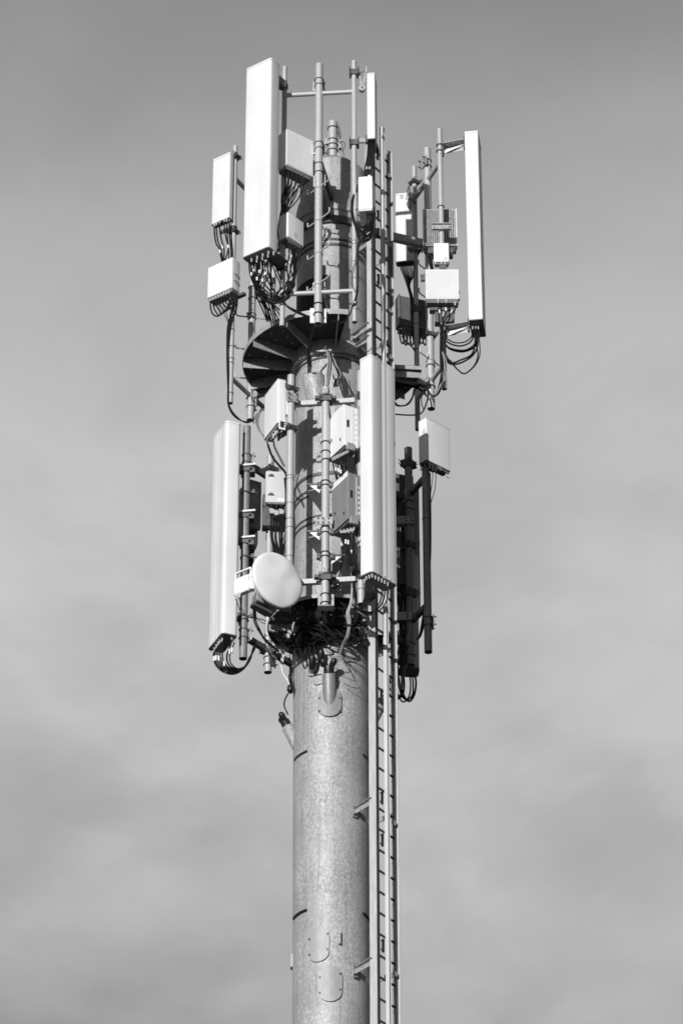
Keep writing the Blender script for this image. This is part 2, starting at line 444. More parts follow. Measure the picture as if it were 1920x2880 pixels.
for (px, py, ln) in ((878, 1862, .17), (903, 1846, .16), (846, 1800, .16)):      # rubber caps of smaller ports
    c = P(px, py, -.56); e = Vector((0, -.05, .0)) + UP * ln / 2
    MB().tube([c - e * 1.0, c - e * .9, c - e * .5, c + e * .5, c + e * .9, c + e * 1.0], [.012, .030, .044, .044, .030, .010], 14).build('port_cap', BLACKR, mast, ang=70)
    MB().tube([c + Vector((0, .02, 0)), c + Vector((0, .16, -.03))], .05, 14).build('cable_port', MAST, mast)

# ------------------------------------------------------------------ the platforms
def platform(name, label, z, R_, a0, a1, fins, r0=.50, rimh=.075):
    t = thing(name, label, 'platform', (0, 0, z), 'round platforms around the mast')
    MB().block_ring(r0, R_, z, z + .008, a0, a1, 60).build('deck_plate', PERF, t, smooth=False)
    MB().block_ring(R_, R_ + .008, z - rimh + .02, z + .022, a0, a1, 60).build('rim', RIM, t)
    for a in fins:
        d = av(a)
        MB().plate([d * (R_ - .003) + UP * (z - .003), d * (R_ - .003) + UP * (z - .145), d * (r0 + .01) + UP * (z - .165), d * (r0 + .01) + UP * (z - .003)], .010).build('radial_fin', STEEL, t, smooth=False)
    for a in (a0, a1):
        if abs(a1 - a0) < 359:
            d = av(a); MB().bar(d * (r0 + .01) + UP * (z - .028), d * R_ + UP * (z - .028), .010, .054).build('end_bar', RIM, t, smooth=False)
    return t
up = platform('mast_platform', 'upper round platform with black underside, stiffening fins and ladder cut-out', ZU, 1.17, 10 - 275, 10,
              [4, -30, -61, -86, -112, -150, -190, -235, -262])
lo = platform('mast_platform', 'lower small round platform crowded with cables below the front cluster', ZL, .80, 18 - 280, 18, [0, -40, -80, -120, -200, -240], rimh=.05)

# ------------------------------------------------------------------ frames of mounting pipes
def vpipe(px, yt, yb, Y, r, parent, m=PIPE, name='mounting_pipe'):
    ym = (yt + yb) / 2; c = P(px, ym, Y); zt = P(px, yt, Y - r).z; zb = P(px, yb, Y - r).z
    x, y = c.x, c.y
    MB().lathe([(0, zb + .25), (r * .86, zb + .25), (r * .86, zb), (r, zb), (r, zt - .003), (r - .004, zt), (0, zt)], (x, y), 22).build(name, m, parent)
    return dict(x=x, y=y, r=r, zt=zt, zb=zb, p=parent)
def zat(pp, py): return P(960, py, pp['y'] - pp['r']).z
def at(pp, z): return Vector((pp['x'], pp['y'], z))
def ubolt(pp, py, parent=None, r=.0055):
    z = zat(pp, py); return MB().torus(at(pp, z), pp['r'] + r, r).build('pipe_strap', BLACKR, parent or pp['p'])
def clamp(pp, py, toward, n=2, gap=.075, w_=.10, m=STEEL, reach=.06, parent=None):
    """two U bolts and a saddle plate on the side of the pipe given by azimuth"""
    z = zat(pp, py); d = av(toward); s_ = uv(toward); b = MB(); r = pp['r']
    for k in range(n):
        zz_ = z + (k - (n - 1) / 2) * gap
        b.torus(at(pp, zz_), r + .006, .006)
        for q in (-1, 1):
            b.tube([at(pp, zz_) + s_ * q * (r + .006), at(pp, zz_) + s_ * q * (r + .006) + d * (r + reach)], .006, 6)
            b.tube([at(pp, zz_) + s_ * q * (r + .006) + d * (r + reach - .028), at(pp, zz_) + s_ * q * (r + .006) + d * (r + reach - .014)], .012, 6)
    o = b.build('clamp', DSTEEL, parent or pp['p'])
    MB().hexa(at(pp, z) + d * (r + .012), s_ * (r + .035), d * .005, UP * (gap * .5 + .03)).build('saddle_plate', m, o, bevel=.003)
    return o
def vclamp(pp, py, parent=None, az=0, sz=.05, m=DSTEEL):
    """split pipe clamp: two V jaws, studs and nuts"""
    z = zat(pp, py); d = av(az); s_ = uv(az); r = pp['r']; c = at(pp, z); b = MB()
    for q in (-1, 1):
        f = c + d * q * (r + .010)
        b.hexa(f, s_ * (r + .03), d * .008, UP * sz * .6)
        b.hexa(c + d * q * (r * .5 + .004) + s_ * (r + .008), s_ * .005, d * (r * .5), UP * sz * .6)
        b.hexa(c + d * q * (r * .5 + .004) - s_ * (r + .008), s_ * .005, d * (r * .5), UP * sz * .6)
        for e in (-1, 1):
            b.tube([c + s_ * e * (r + .022) + UP * q * sz * .3 - d * (r + .05), c + s_ * e * (r + .022) + UP * q * sz * .3 + d * (r + .09)], .0055, 6)
            b.tube([c + s_ * e * (r + .022) + UP * q * sz * .3 + d * (r + .018), c + s_ * e * (r + .022) + UP * q * sz * .3 + d * (r + .032)], .012, 6)
    return b.build('clamp', m, parent or pp['p'], bevel=.002)
def crossbar(p0, p1, z, r, parent, square=False, ext=0.0, m=PIPE):
    a = at(p0, z); b = at(p1, z); d = (b - a).normalized(); a = a - d * ext; b = b + d * ext
    if square: return MB().bar(a, b, r * 2, r * 2).build('crossbar', m, parent, bevel=.006)
    return MB().tube([a, b], r, 18).build('crossbar', m, parent)
def arm(pp, z, parent, wd=.09, m=STEEL, to=.47):
    c = Vector((pp['x'], pp['y'], 0)); d = c.normalized()
    p0 = d * to + UP * z; p1 = c - d * (pp['r'] + .01) + UP * z
    o = MB().bar(p0, p1, wd * .7, wd).build('arm', m, parent, bevel=.005)
    MB().hexa(p1 - d * .004 + UP * 0, d * .006, d.cross(UP) * (pp['r'] + .03), UP * (wd * .5 + .04)).build('arm_end_plate', STEEL, o, bevel=.003)
    return o
def hook_pair(pp, py, az, parent, Lh=.17, tip=.055):
    z = zat(pp, py); c = at(pp, z); d = uv(az); b = MB()
    for q in (-1, 1):
        b.tube([c + d * q * pp['r'] * .9, c + d * q * (pp['r'] + Lh - .03), c + d * q * (pp['r'] + Lh - .005) + UP * .012, c + d * q * (pp['r'] + Lh) + UP * .03, c + d * q * (pp['r'] + Lh) + UP * (tip + .02)], .0105, 8)
    b.torus(c - UP * .03, pp['r'] + .005, .006)
    b.hexa(c - d * (pp['r'] + .012) + UP * .02 - Vector((0, .02, 0)), Vector((.012, 0, 0)), Vector((0, .018, 0)), UP * .035)
    return b.build('step_hook', PIPE, parent)

# upper front frame
ff = thing('antenna_frame', 'upper front frame of three upright pipes with step hooks on the middle one', 'pipe frame', P(896, 905, -1.31), 'antenna frames around the mast')
pB = vpipe(797, 184, 914, -1.27, .034, ff); pC = vpipe(896, 175, 905, -1.31, .052, ff); pD = vpipe(996, 168, 902, -1.35, .035, ff)
for yy in (263, 823):
    z = P(896, yy, -1.31).z
    crossbar(pB, pC, z, .031, ff); crossbar(pC, pD, z, .031, ff)
for yy, az_ in ((212, 180), (391, 180)):
    clamp(pC, yy + 14, az_, gap=.095, reach=.08, m=BRIGHT)
for yy in (456, 480): ubolt(pC, yy)
for yy in (520, 612, 704, 792): hook_pair(pC, yy, -50, ff)
z_arm = P(1200, 690, .5).z
arm(pC, P(896, 500, -1.31).z, ff, .10, DSTEEL); arm(pC, ZU + .30, ff, .10, DSTEEL)
# diagonal brace up to the collar
MB().bar(Vector((0, -.46, Z(560, -.47))), Vector((pC['x'], pC['y'] + .06, Z(440, -1.3))), .05, .12).build('brace', DSTEEL, ff, bevel=.004)
c = at(pC, zat(pC, 873)) + Vector((0, pC['r'] + .012, 0))
MB().hexa(c, Vector((.105, 0, 0)), Vector((0, .006, 0)), UP * .115).build('foot_plate', WHITE2, ff, bevel=.006)
for yy in (851, 878): ubolt(pC, yy, r=.008)
for yy in (675, 684, 733, 780, 868): ubolt(pD, yy, r=.0025)
# upper left frame
fl = thing('antenna_frame', 'upper left pipe frame reaching out past the upper platform', 'pipe frame', P(711, 1178, .8), 'antenna frames around the mast')
pA = vpipe(655, 407, 1130, .36, .035, fl); pE = vpipe(710, 450, 1176, .80, .050, fl); pF = vpipe(768, 505, 1215, 1.24, .034, fl)
for yy in (497, 1058):
    z = P(655, yy, .33).z; crossbar(pA, pE, z, .032, fl); crossbar(pE, pF, z, .032, fl)
arm(pE, z_arm, fl, .11, DSTEEL); arm(pE, ZU - .02, fl, .10)
for yy in (725, 745, 804, 835, 880): ubolt(pE, yy)
for yy in (887, 978, 1060): hook_pair(pE, yy, 12, fl)
clamp(pE, 1127, 100, gap=.14, reach=.05)
for yy in (924, 972, 1006, 1018, 1103): ubolt(pA, yy, r=.004)
vclamp(pA, 438, az=-36); vclamp(pA, 648, az=-36)
# upper right frame
fr_ = thing('antenna_frame', 'upper right pipe frame: three upright pipes joined by slanting-looking crossbars', 'pipe frame', P(1206, 1144, .5), 'antenna frames around the mast')
pG = vpipe(1242, 359, 1090, .09, .036, fr_); pH = vpipe(1206, 412, 1144, .50, .052, fr_); pI = vpipe(1169, 465, 1205, .91, .035, fr_)
for yy in (452, 1020):
    z = P(1242, yy, .06).z; crossbar(pG, pH, z, .034, fr_); crossbar(pH, pI, z, .034, fr_)
arm(pH, z_arm, fr_, .115, STEEL); arm(pH, ZU - .02, fr_, .10)
for yy in (1024, 1083): ubolt(pH, yy, r=.007)
clamp(pH, 455, -60, gap=.10); vclamp(pH, 938, az=20); vclamp(pI, 510, az=30); vclamp(pI, 704, az=20); vclamp(pI, 868, az=30, sz=.08); hook_pair(pH, 838, 50, fr_); hook_pair(pH, 1005, 50, fr_); hook_pair(pH, 758, 50, fr_)
for yy in (908, 980): ubolt(pI, yy, r=.004)

# lower front frame
lf = thing('antenna_frame', 'lower front pipe frame: middle upright pipe clamped to two square crossbars', 'pipe frame', P(915, 1702, -1.05), 'antenna frames around the mast')
pJ = vpipe(915, 1084, 1700, -1.10, .050, lf); pK = vpipe(816, 1051, 1640, -1.0, .048, lf); pL = vpipe(1014, 1040, 1694, -1.1, .045, lf)
for yy in (1122, 1625):
    z = P(915, yy, -1.05).z
    a = Vector((pK['x'] + .03, pK['y'] + .075, z)); b = Vector((pL['x'], pL['y'] + .085, z))
    MB().bar(a, b, .06, .07).build('crossbar', PIPE, lf, bevel=.006)
    o = vclamp(pJ, yy - 2, lf, 0, .06)
    o = MB().torus(at(pJ, z), pJ['r'] + .014, .014).hexa(at(pJ, z) + Vector((.09, .02, -.01)), Vector((.045, 0, 0)), Vector((0, .035, 0)), UP * .02).hexa(at(pJ, z) + Vector((-.09, .02, -.01)), Vector((.045, 0, 0)), Vector((0, .035, 0)), UP * .02).build('clamp', DSTEEL, lf, bevel=.003)
    MB().hexa(at(pJ, z) + Vector((-.012, -pJ['r'] - .004, .055)), Vector((.009, 0, 0)), Vector((0, .009, 0)), UP * .032).hexa(at(pJ, z) + Vector((.018, -pJ['r'] - .004, .055)), Vector((.009, 0, 0)), Vector((0, .009, 0)), UP * .032).build('clamp_bolt', BRIGHT, lf, bevel=.002)
for yy in (1240, 1266, 1290, 1350, 1362, 1480, 1495, 1550, 1562, 1668, 1692): ubolt(pJ, yy, r=.007)
for yy, s_ in ((1356, -1), (1488, -1), (1556, 1)):          # pointed bracket arms toward the mast
    z = zat(pJ, yy); b = MB()
    for q in (-1, 1): b.hexa(at(pJ, z) + Vector((q * .085, .03, 0)), Vector((.022, 0, 0)), Vector((0, .03, 0)), UP * .035)
    o = b.build('bracket', DSTEEL, lf, bevel=.003)
    MB().plate([at(pJ, z - .03) + Vector((s_ * .07, .05, 0)), at(pJ, z - .03) + Vector((s_ * .21, .10, 0)), at(pJ, z - .03) + Vector((s_ * .23, .16, 0)), at(pJ, z - .03) + Vector((s_ * .05, .62, 0)), at(pJ, z - .03) + Vector((0, .3, 0))], .008).build('gusset_plate', STEEL, o, smooth=False)
    MB().plate([at(pJ, z + .02) + Vector((s_ * .07, .05, 0)), at(pJ, z + .02) + Vector((s_ * .20, .06, 0)), at(pJ, z - .10) + Vector((s_ * .07, .05, 0))], .006).build('gusset_plate', WHITE2, o, smooth=False)
    MB().bar(at(pJ, z + .03) + Vector((s_ * .05, .04, 0)), at(pJ, z + .03) + Vector((s_ * .24, .05, 0)), .012, .02).build('gusset_plate', DSTEEL, o, smooth=False)
c = at(pJ, zat(pJ, 1466)); MB().hexa(c + Vector((-.02, -.06, 0)), Vector((.10, 0, 0)), Vector((0, .006, 0)), UP * .055).hexa(c + Vector((.085, -.02, 0)), Vector((.006, 0, 0)), Vector((0, .045, 0)), UP * .055).build('bolted_plate', STEEL, lf, bevel=.002)
for sx, sy in ((-.09, .03), (-.09, -.03), (-.03, .03), (.04, .03), (.04, -.03), (-.03, -.03)): MB().tube([c + Vector((sx, -.066, sy)), c + Vector((sx, -.085, sy))], .011, 6).build('bolt', DSTEEL, lf)
arm(pJ, ZL + .28, lf, .09, DSTEEL); arm(pJ, Z(1130, -1.0), lf, .09, DSTEEL)
c = at(pJ, zat(pJ, 1684)) + Vector((.01, pJ['r'] + .012, .02)); MB().hexa(c, Vector((.10, 0, 0)), Vector((0, .006, 0)), UP * .11).hexa(c + Vector((0, -.05, -.11)), Vector((.10, 0, 0)), Vector((0, .06, 0)), UP * .006).build('foot_plate', STEEL, lf, bevel=.004)
b_ = MB(); z = zat(pJ, 1286); c = at(pJ, z)
b_.hexa(c + Vector((-.11, -.01, 0)), Vector((.004, 0, 0)), Vector((0, .03, 0)), UP * .045).hexa(c + Vector((-.085, -.01, .041)), Vector((.028, 0, 0)), Vector((0, .03, 0)), UP * .004).hexa(c + Vector((-.085, -.01, -.041)), Vector((.028, 0, 0)), Vector((0, .03, 0)), UP * .004)
b_.build('cable_hanger', BRIGHT, lf, bevel=.002)
vclamp(pK, 1092, az=-60, sz=.05); vclamp(pK, 1200, az=-60, sz=.05)
clamp(pK, 1118, 20, reach=.07)
for yy in (1335, 1344, 1412, 1456, 1480, 1561): ubolt(pK, yy, r=.003)
ubolt(pL, 1654, r=.003)
# lower left frame
ll = thing('antenna_frame', 'lower left pipe frame behind the tall left panel and the dish', 'pipe frame', P(689, 1849, .3), 'antenna frames around the mast')
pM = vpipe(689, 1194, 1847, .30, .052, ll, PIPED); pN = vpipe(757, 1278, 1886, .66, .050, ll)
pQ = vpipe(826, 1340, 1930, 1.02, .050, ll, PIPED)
for yy in (1298, 1785):
    z = P(689, yy, .25).z
    MB().bar(at(pM, z) + Vector((.06, .06, 0)), at(pQ, z), .07, .075).build('crossbar', DSTEEL, ll, bevel=.005)
clamp(pM, 1286, 130, gap=.12, m=BRIGHT); clamp(pM, 1778, 130, gap=.12, m=BRIGHT)
vclamp(pN, 1316, az=40, sz=.06); vclamp(pN, 1826, az=40, sz=.06, m=STEEL); clamp(pN, 1855, 60, gap=.10)
for yy in (1310, 1440, 1513):     # bright stepped clamp bars at panel mounting points
    z = zat(pM, yy); MB().hexa(at(pM, z) + Vector((.0, -.075, 0)), Vector((.13, -.02, 0)), Vector((0, .012, 0)), UP * .014).build('clamp_bar', BRIGHT, ll, bevel=.002)
    MB().hexa(at(pM, z - .05) + Vector((-.02, -.05, 0)), Vector((.10, 0, 0)), Vector((0, .02, 0)), UP * .03).hexa(at(pM, z - .07) + Vector((.08, .0, 0)), Vector((.035, 0, 0)), Vector((0, .07, 0)), UP * .035).build('clamp', DSTEEL, ll, bevel=.004)
for yy in (1383, 1564, 1731):
    z = zat(pM, yy); b = MB().tube([at(pM, z) + Vector((-.02, -.07, .01)), at(pM, z) + Vector((.16, -.05, -.02))], .008, 6).hexa(at(pM, z) + Vector((.10, -.05, 0)), Vector((.02, 0, 0)), Vector((0, .02, 0)), UP * .028)
    b.torus(at(pM, z), pM['r'] + .006, .006); b.build('clamp', DSTEEL, ll, bevel=.002)
arm(pN, ZL + .02, ll, .09, DSTEEL)
# lower right frame
lr = thing('antenna_frame', 'lower right pipe frame in deep shade behind the ladder', 'pipe frame', P(1150, 1866, .43), 'antenna frames around the mast')
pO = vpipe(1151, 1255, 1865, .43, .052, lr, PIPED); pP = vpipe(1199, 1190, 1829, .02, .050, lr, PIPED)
for yy in (1340, 1700):
    z = P(1199, yy, .0).z; MB().bar(at(pP, z) + Vector((-.03, .05, 0)), at(pO, z) + Vector((-.17, .4, 0)), .06, .075).build('crossbar', DSTEEL, lr, bevel=.005)
vclamp(pO, 1300, az=-30, sz=.09); vclamp(pO, 1530, az=30, sz=.07); vclamp(pO, 1665, az=30, sz=.09)
for yy in (1406, 1428, 1806, 1840): ubolt(pO, yy, r=.006)
clamp(pP, 1744, 100, gap=.11, reach=.05); ubolt(pP, 1455, r=.004)
for yy in (1465, 1735):
    z = zat(pO, yy); c = at(pO, z)
    o = MB().hexa(c + Vector((-.10, -.08, 0)), Vector((.16, 0, 0)), Vector((0, .006, 0)), UP * .055).hexa(c + Vector((-.10, -.04, -.055)), Vector((.16, 0, 0)), Vector((0, .05, 0)), UP * .006).build('bolted_plate', STEEL, lr, bevel=.003)
    for sx in (-.04, .03):
        for sy in (-.025, .025): MB().tube([c + Vector((sx, -.086, sy)), c + Vector((sx, -.10, sy))], .012, 6).build('bolt', DSTEEL, o)
arm(pO, ZL + .02, lr, .09, DSTEEL); arm(pO, Z(1350), lr, .09, DSTEEL)

# ------------------------------------------------------------------ the ladder
lad = thing('ladder', 'long fixed steel ladder with climbing rail up the right side of the mast', 'ladder', (.64, -.46, 0))
LN = av(54); LU = uv(54); LC = Vector((.629, -.46, 0)); HW = .233
ztopn = Z(392, -.63); ztopf = Z(428, -.29)
for q, zt in ((-1, ztopn), (1, ztopf)):
    c = LC + LU * q * HW
    b = MB(); h = zt / 2
    b.hexa(c + UP * h + LN * .001, LU * .004, LN * .051, UP * h)
    ro = b.build('rail', LAD, lad, smooth=False, bevel=.0015)
    MB().hexa(c - LU * q * (.030 if q > 0 else .034) + LN * (.020 if q > 0 else .046) + UP * h, LU * (.026 if q > 0 else .0295), LN * .0035, UP * h).build('rail_flange', DSTEEL, ro, smooth=False)  # flange shade put into the colour: darker steel than the rail
rung_z = []
z0 = Z(2523, -.4)
k = -8
while True:
    z = z0 + k * .275
    if z > ztopf - .05: break
    if z > Z(2960): rung_z.append(z)
    k += 1
for z in rung_z:
    MB().tube([LC - LU * (HW - .004) + UP * z, LC + LU * (HW - .004) + UP * z], .0145, 8).build('rung', RUNG, lad)
b = MB(); zt = Z(357, -.5); c = LC + LN * .047
b.hexa(c + UP * zt / 2 - LU * .018, LU * .002, LN * .026, UP * zt / 2).hexa(c + UP * zt / 2 - LN * .012, LU * .016, LN * .002, UP * zt / 2).hexa(c + UP * zt / 2 + LU * .018, LU * .002, LN * .026, UP * zt / 2)
b.build('climbing_rail', ALU, lad, smooth=False)
for yy in (1958, 2248, 2366, 2663, 440, 660, 790, 610):
    z = Z(yy, -.45); b = MB(); c = LC - LN * .005 - LU * .03 + UP * z
    b.hexa(c, LU * .010, LN * .014, UP * .085).hexa(c + UP * .055 - LU * .015, LU * .02, LN * .008, UP * .008).hexa(c - UP * .06 - LU * .018, LU * .025, LN * .008, UP * .010).tube([c + UP * .06 - LU * .04, c + UP * .075 + LU * .03], .006, 6)
    b.build('rail_clamp', DSTEEL, lad, bevel=.003)
for yy in (880, 1010, 2320, 2745, 500, 695):
    z = Z(yy, -.3); c = LC + LU * .15 + LN * .04 + UP * z
    MB().hexa(c, (LU * .9 + LN * .2) * .04, LN * .004, UP * .03).build('rail_clamp', STEEL, lad, bevel=.002)
def standoff(yy):
    z = Z(yy, -.55); z2 = z - .02
    c = LC - LU * (HW - .01) + UP * z; d = (c - UP * z); base_az = math.degrees(math.atan2(d.x, -d.y)) - 3
    p0 = av(base_az) * .462 + UP * z2; b = MB()
    b.bar(p0 + UP * .035 + d.normalized().cross(UP) * -.03, c + UP * .035, .11, .008).bar(p0 + UP * .0, c + UP * .0, .008, .07)
    o = b.build('standoff_bracket', STEEL, lad, smooth=False, bevel=.002)
    b = MB().hexa(av(base_az) * .488 + UP * z2, uv(base_az) * .035, av(base_az) * .005, UP * .075); b.build('foot_plate', STEEL, o, bevel=.002)
    for s_ in (-1, 1): MB().tube([av(base_az - 1.5) * .494 + UP * (z2 + s_ * .045), av(base_az - 1.5) * .515 + UP * (z2 + s_ * .045)], .014, 6).build('bolt', DSTEEL, o)
    c2 = LC + LU * (HW - .01) + UP * z; d = c2 - UP * z; a2 = math.degrees(math.atan2(d.x, -d.y)) + 14
    MB().bar(av(a2) * .462 + UP * z, c2, .008, .07).build('standoff_bracket', STEEL, lad, smooth=False)
for yy in (2262, 2712, 1795, 926, 962, 690, 1350): standoff(yy)

# ------------------------------------------------------------------ cables
def cable(pts, r=.011, parent=None, m=None, name='cable', seg=7, k=6, jitter=0):
    p = [P(*q) for q in pts]; r = r * random.uniform(.82, 1.15)
    if jitter: p = [p[0]] + [v + Vector((random.uniform(-1, 1), random.uniform(-1, 1), random.uniform(-1, 1))) * jitter for v in p[1:-1]] + [p[-1]]
    return MB().tube(p, r, seg, smooth=k).build(name, m or BLACK, parent)
def connector(p, parent, r=.014, h=.06, m=None):
    return MB().tube([p + UP * .004, p - UP * h * .45, p - UP * h * .46, p - UP * h], [r, r, r * .72, r * .66], 10).build('connector', m or CONN, parent)

# ------------------------------------------------------------------ antennas and radios
def rr_profile(w_, d_, r, grooves=(), seg=5, rb=None):
    """rounded rectangle: front edge at d=0; grooves = (s0, s1, depth) on the front"""
    rb = r if rb is None else rb; pts = []
    def arc(cs, cd, rad, a0, a1):
        for k in range(seg + 1):
            a = R(a0 + (a1 - a0) * k / seg); pts.append((cs + rad * math.cos(a), cd + rad * math.sin(a)))
    arc(r, r, r, 180, 270)
    for (s0, s1, dp) in grooves:
        e = (s1 - s0) * .42; pts += [(s0, 0), (s0 + e, dp), (s1 - e, dp), (s1, 0)]
    arc(w_ - r, r, r, 270, 360); arc(w_ - rb, d_ - rb, rb, 0, 90); arc(rb, d_ - rb, rb, 90, 180)
    return pts
def panel(label, px, yt, yb, Y, az, w_, d_, ref, r=.03, grooves=(), m=WHITE, group='panel antennas on the mast', cap=.03, holes=(), name='panel_antenna', cat='antenna', capm=None):
    pm = P(px, (yt + yb) / 2, Y); f = Fr(pm, az, w_, ref); z1 = P(px, yt, Y).z; z0 = P(px, yb, Y).z
    ctr = f.pt(w_ / 2, d_ / 2, z0); t = thing(name, label, cat, ctr, group)
    prof = rr_profile(w_, d_, r, grooves)
    MB().prism(prof, [(z0 + .012, 0), (z1 - cap - .005, 0), (z1 - cap - .004, .006), (z1 - cap, .006)], f).build('radome', m, t, ang=25)
    g2 = 0.0025
    prof2 = [(a + (g2 if a > w_ / 2 else -g2), b + (g2 if b > d_ / 2 else -g2)) for a, b in prof]
    MB().prism(prof2, [(z1 - cap, 0), (z1 - .008, 0), (z1, .010)], f).build('top_cap', capm or CAPM, t, ang=30)
    MB().prism(prof2, [(z0, .004), (z0 + .012, 0)], f).build('bottom_cap', DGREY, t, ang=30)
    return t, f, z0, z1
def tiltbracket(f, w_, d_, z, pp, parent, size=.05, m=DSTEEL):
    """bracket from the antenna's back to its pipe"""
    c0 = f.pt(w_ / 2, d_, z); c1 = at(pp, z)
    o = MB().hexa(c0 - f.n * .012, f.u * .06, f.n * .012, UP * size).bar(c0 - f.n * .01, c1 + (c0 - c1).normalized() * pp['r'], .07, size).build('bracket', m, parent, bevel=.004)
    b = MB()
    for zz_ in (-.025, .025): b.torus(c1 + UP * zz_, pp['r'] + .008, .008)
    b.hexa(c1 + (c0 - c1).normalized() * (pp['r'] + .01), (c0 - c1).normalized().cross(UP) * (pp['r'] + .03), (c0 - c1).normalized() * .008, UP * .05)
    b.build('clamp', DSTEEL, o)
    return o

# 1 the large panel, upper left
t1, f1, z0, z1 = panel('largest white panel antenna, upper left, standing in front of the top frame', 759, 160, 694, -1.88, -36, .425, .20, 'R', .035)
tiltbracket(f1, .425, .20, zat(pB, 240), pB, t1, .15); tiltbracket(f1, .425, .20, z0 + .10, pB, t1, .07)
MB().bar(f1.pt(.36, .2, z0 + .01), f1.pt(.36, .42, z0 + .01), .14, .012).build('bracket', DSTEEL, t1)
for k in range(8):
    s_ = .10 + .045 * k; connector(f1.pt(s_, .07 + .05 * (k % 2), z0), t1)
ends = [((726, 835), (753, 896)), ((735, 830), (760, 899)), ((722, 815), (748, 833)), ((745, 850), (766, 903))]
for k in range(8):
    s_ = .10 + .045 * k; p = f1.pt(s_, .07 + .05 * (k % 2), z0 - .05)
    x = 706 + k * 7.5
    if k < 4:
        cable([(x, 738 - k * 2, -1.55), (x + 1, 768, -1.53), (714 + k * 5, 800, -1.45), (724 + k * 8, 838, -1.30), (742 + k * 7, 880, -1.18), (752 + k * 6, 906, -1.1)], .0105, t1)
    else:
        cable([(x, 735, -1.50), (x + 2, 770, -1.48), (x - 16, 800, -1.45), (x - 12, 828, -1.4), (x + 12, 842 + (k % 3) * 5, -1.35), (794, 842 + (k % 3) * 3, -1.3), (812 + k, 812, -1.33), (822 + k, 770, -1.35), (816 + k * 2, 735, -1.38), (806 + k * 3, 700, -1.40)], .0105, t1)
for k in range(6):     # markers
    x = 708 + k * 7.5 + random.uniform(-1, 1); p = P(x, random.uniform(752, 786), -1.535); MB().tube([p, p - UP * .05], .0135, 8).build('cable_marker', TAPE, t1)
for k in range(14):
    x = 700 + (k * 31) % 75; cable([(x, 728 - (x - 700) * .2, -1.5), (x + random.uniform(-6, 6), 765, -1.4), (x + random.uniform(-14, 14), 800, -1.3), (x + random.uniform(0, 22), 838, -1.2), (742 + k * 3.5, 872, -1.1), (748 + k * 4, 902, -1.0)] if k % 2 else [(x, 735, -1.4), (x + 8, 770, -1.35), (x + 24, 806, -1.3), (778 + k, 846, -1.25), (803 + k, 830, -1.25), (812 + k, 790, -1.3)], .0095, t1, jitter=.02)
MB().plate([P(741, 744, -1.5), P(748, 740, -1.47), P(756, 745, -1.5), P(752, 752, -1.52), P(757, 758, -1.5), P(746, 757, -1.5), P(749, 750, -1.5)], .012).build('tape_wrap', TAPE, t1, smooth=False)
# 2 small panel, far left
t2, f2, z0, z1 = panel('small white panel antenna at the far left on the outermost upper pipe', 645, 426, 612, .22, -36, .30, .10, 'R', .022)
for k, (x, y) in enumerate(((603, 637), (609, 634), (618, 628), (631, 624), (638, 621), (645, 622))):
    connector(P(x, y - 7, .24 + (k % 2) * .03), t2)
    if k < 4: cable([(x, y, .24), (x + 1, y + 25, .25), (x + 6, y + 50, .26), (x + 14 - k, 700, .28), (624 + k * 3, 735, .30)], .011, t2)
    else: cable([(x, y, .26), (x + 1, 660, .27), (x + 5, 700, .28), (x + 6, 735, .3)], .011, t2)
for x, y in ((620, 712), (627, 700), (643, 698)):
    p = P(x, y, .27); MB().tube([p, p + UP * .05 - Vector((.012, 0, 0))], .0135, 8).build('cable_marker', TAPE, t2)
tiltbracket(f2, .3, .1, zat(pA, 442), pA, t2, .03); tiltbracket(f2, .3, .1, zat(pA, 640), pA, t2, .03)

def radio(label, px, yt, yb, Y, az, w_, d_, ref, m=WHITE2, fins=0, fdepth=.012, face_fins=0, r=.012, name='radio_unit', group='radio units on the mast', pp=None, nconn=0, cside=.03, rows=None, finmat=None):
    pm = P(px, (yt + yb) / 2, Y); f = Fr(pm, az, w_, ref); z1 = P(px, yt, Y).z; z0 = P(px, yb, Y).z
    t = thing(name, label, 'radio unit', f.pt(w_ / 2, d_ / 2, z0), group)
    dd = fdepth if face_fins else 0
    prof = [(a, b + dd) for a, b in rr_profile(w_, d_ - dd, r, seg=3)]
    MB().prism(prof, rows or [(z0, .006), (z0 + .006, 0), (z1 - .008, 0), (z1, .008)], f).build('housing', m, t, ang=40)
    if face_fins:
        b = MB(); n = face_fins
        for k in range(n):
            s_ = .012 + (w_ - .024) * (k + .5) / n
            b.hexa(f.pt(s_, dd / 2, (z0 + z1) / 2), f.u * (w_ / n * (.27 if fdepth > .02 else .38)), f.n * (dd / 2 + .003), UP * ((z1 - z0) / 2 - .02))
        # frame
        for s_ in (.006, w_ - .006): b.hexa(f.pt(s_, dd / 2, (z0 + z1) / 2), f.u * .0055, f.n * (dd / 2 + .001), UP * ((z1 - z0) / 2 - .004))
        for z_ in (z0 + .012, z1 - .012): b.hexa(f.pt(w_ / 2, dd / 2, z_), f.u * (w_ / 2 - .012), f.n * (dd / 2 - .001), UP * .007)
        b.build('cooling_fins', finmat or m, t, smooth=False)
    if pp:
        c0 = f.pt(w_ / 2, d_, (z0 + z1) / 2); c1 = at(pp, (z0 + z1) / 2); dv = (c1 - c0); 
        if dv.length < .02: dv = -f.n * .05
        o = MB()
        for q in (-.3, .3):
            zq = UP * (z1 - z0) * q
            o.bar(c0 + zq, c1 + zq, .06, .03)
            o.torus(c1 + zq, pp['r'] + .008, .007)
        o.build('bracket', DSTEEL, t, bevel=.003)
    for k in range(nconn):
        p = f.pt(.04 + (w_ - .08) * k / max(1, nconn - 1), cside, z0); connector(p, t)
    return t, f, z0, z1
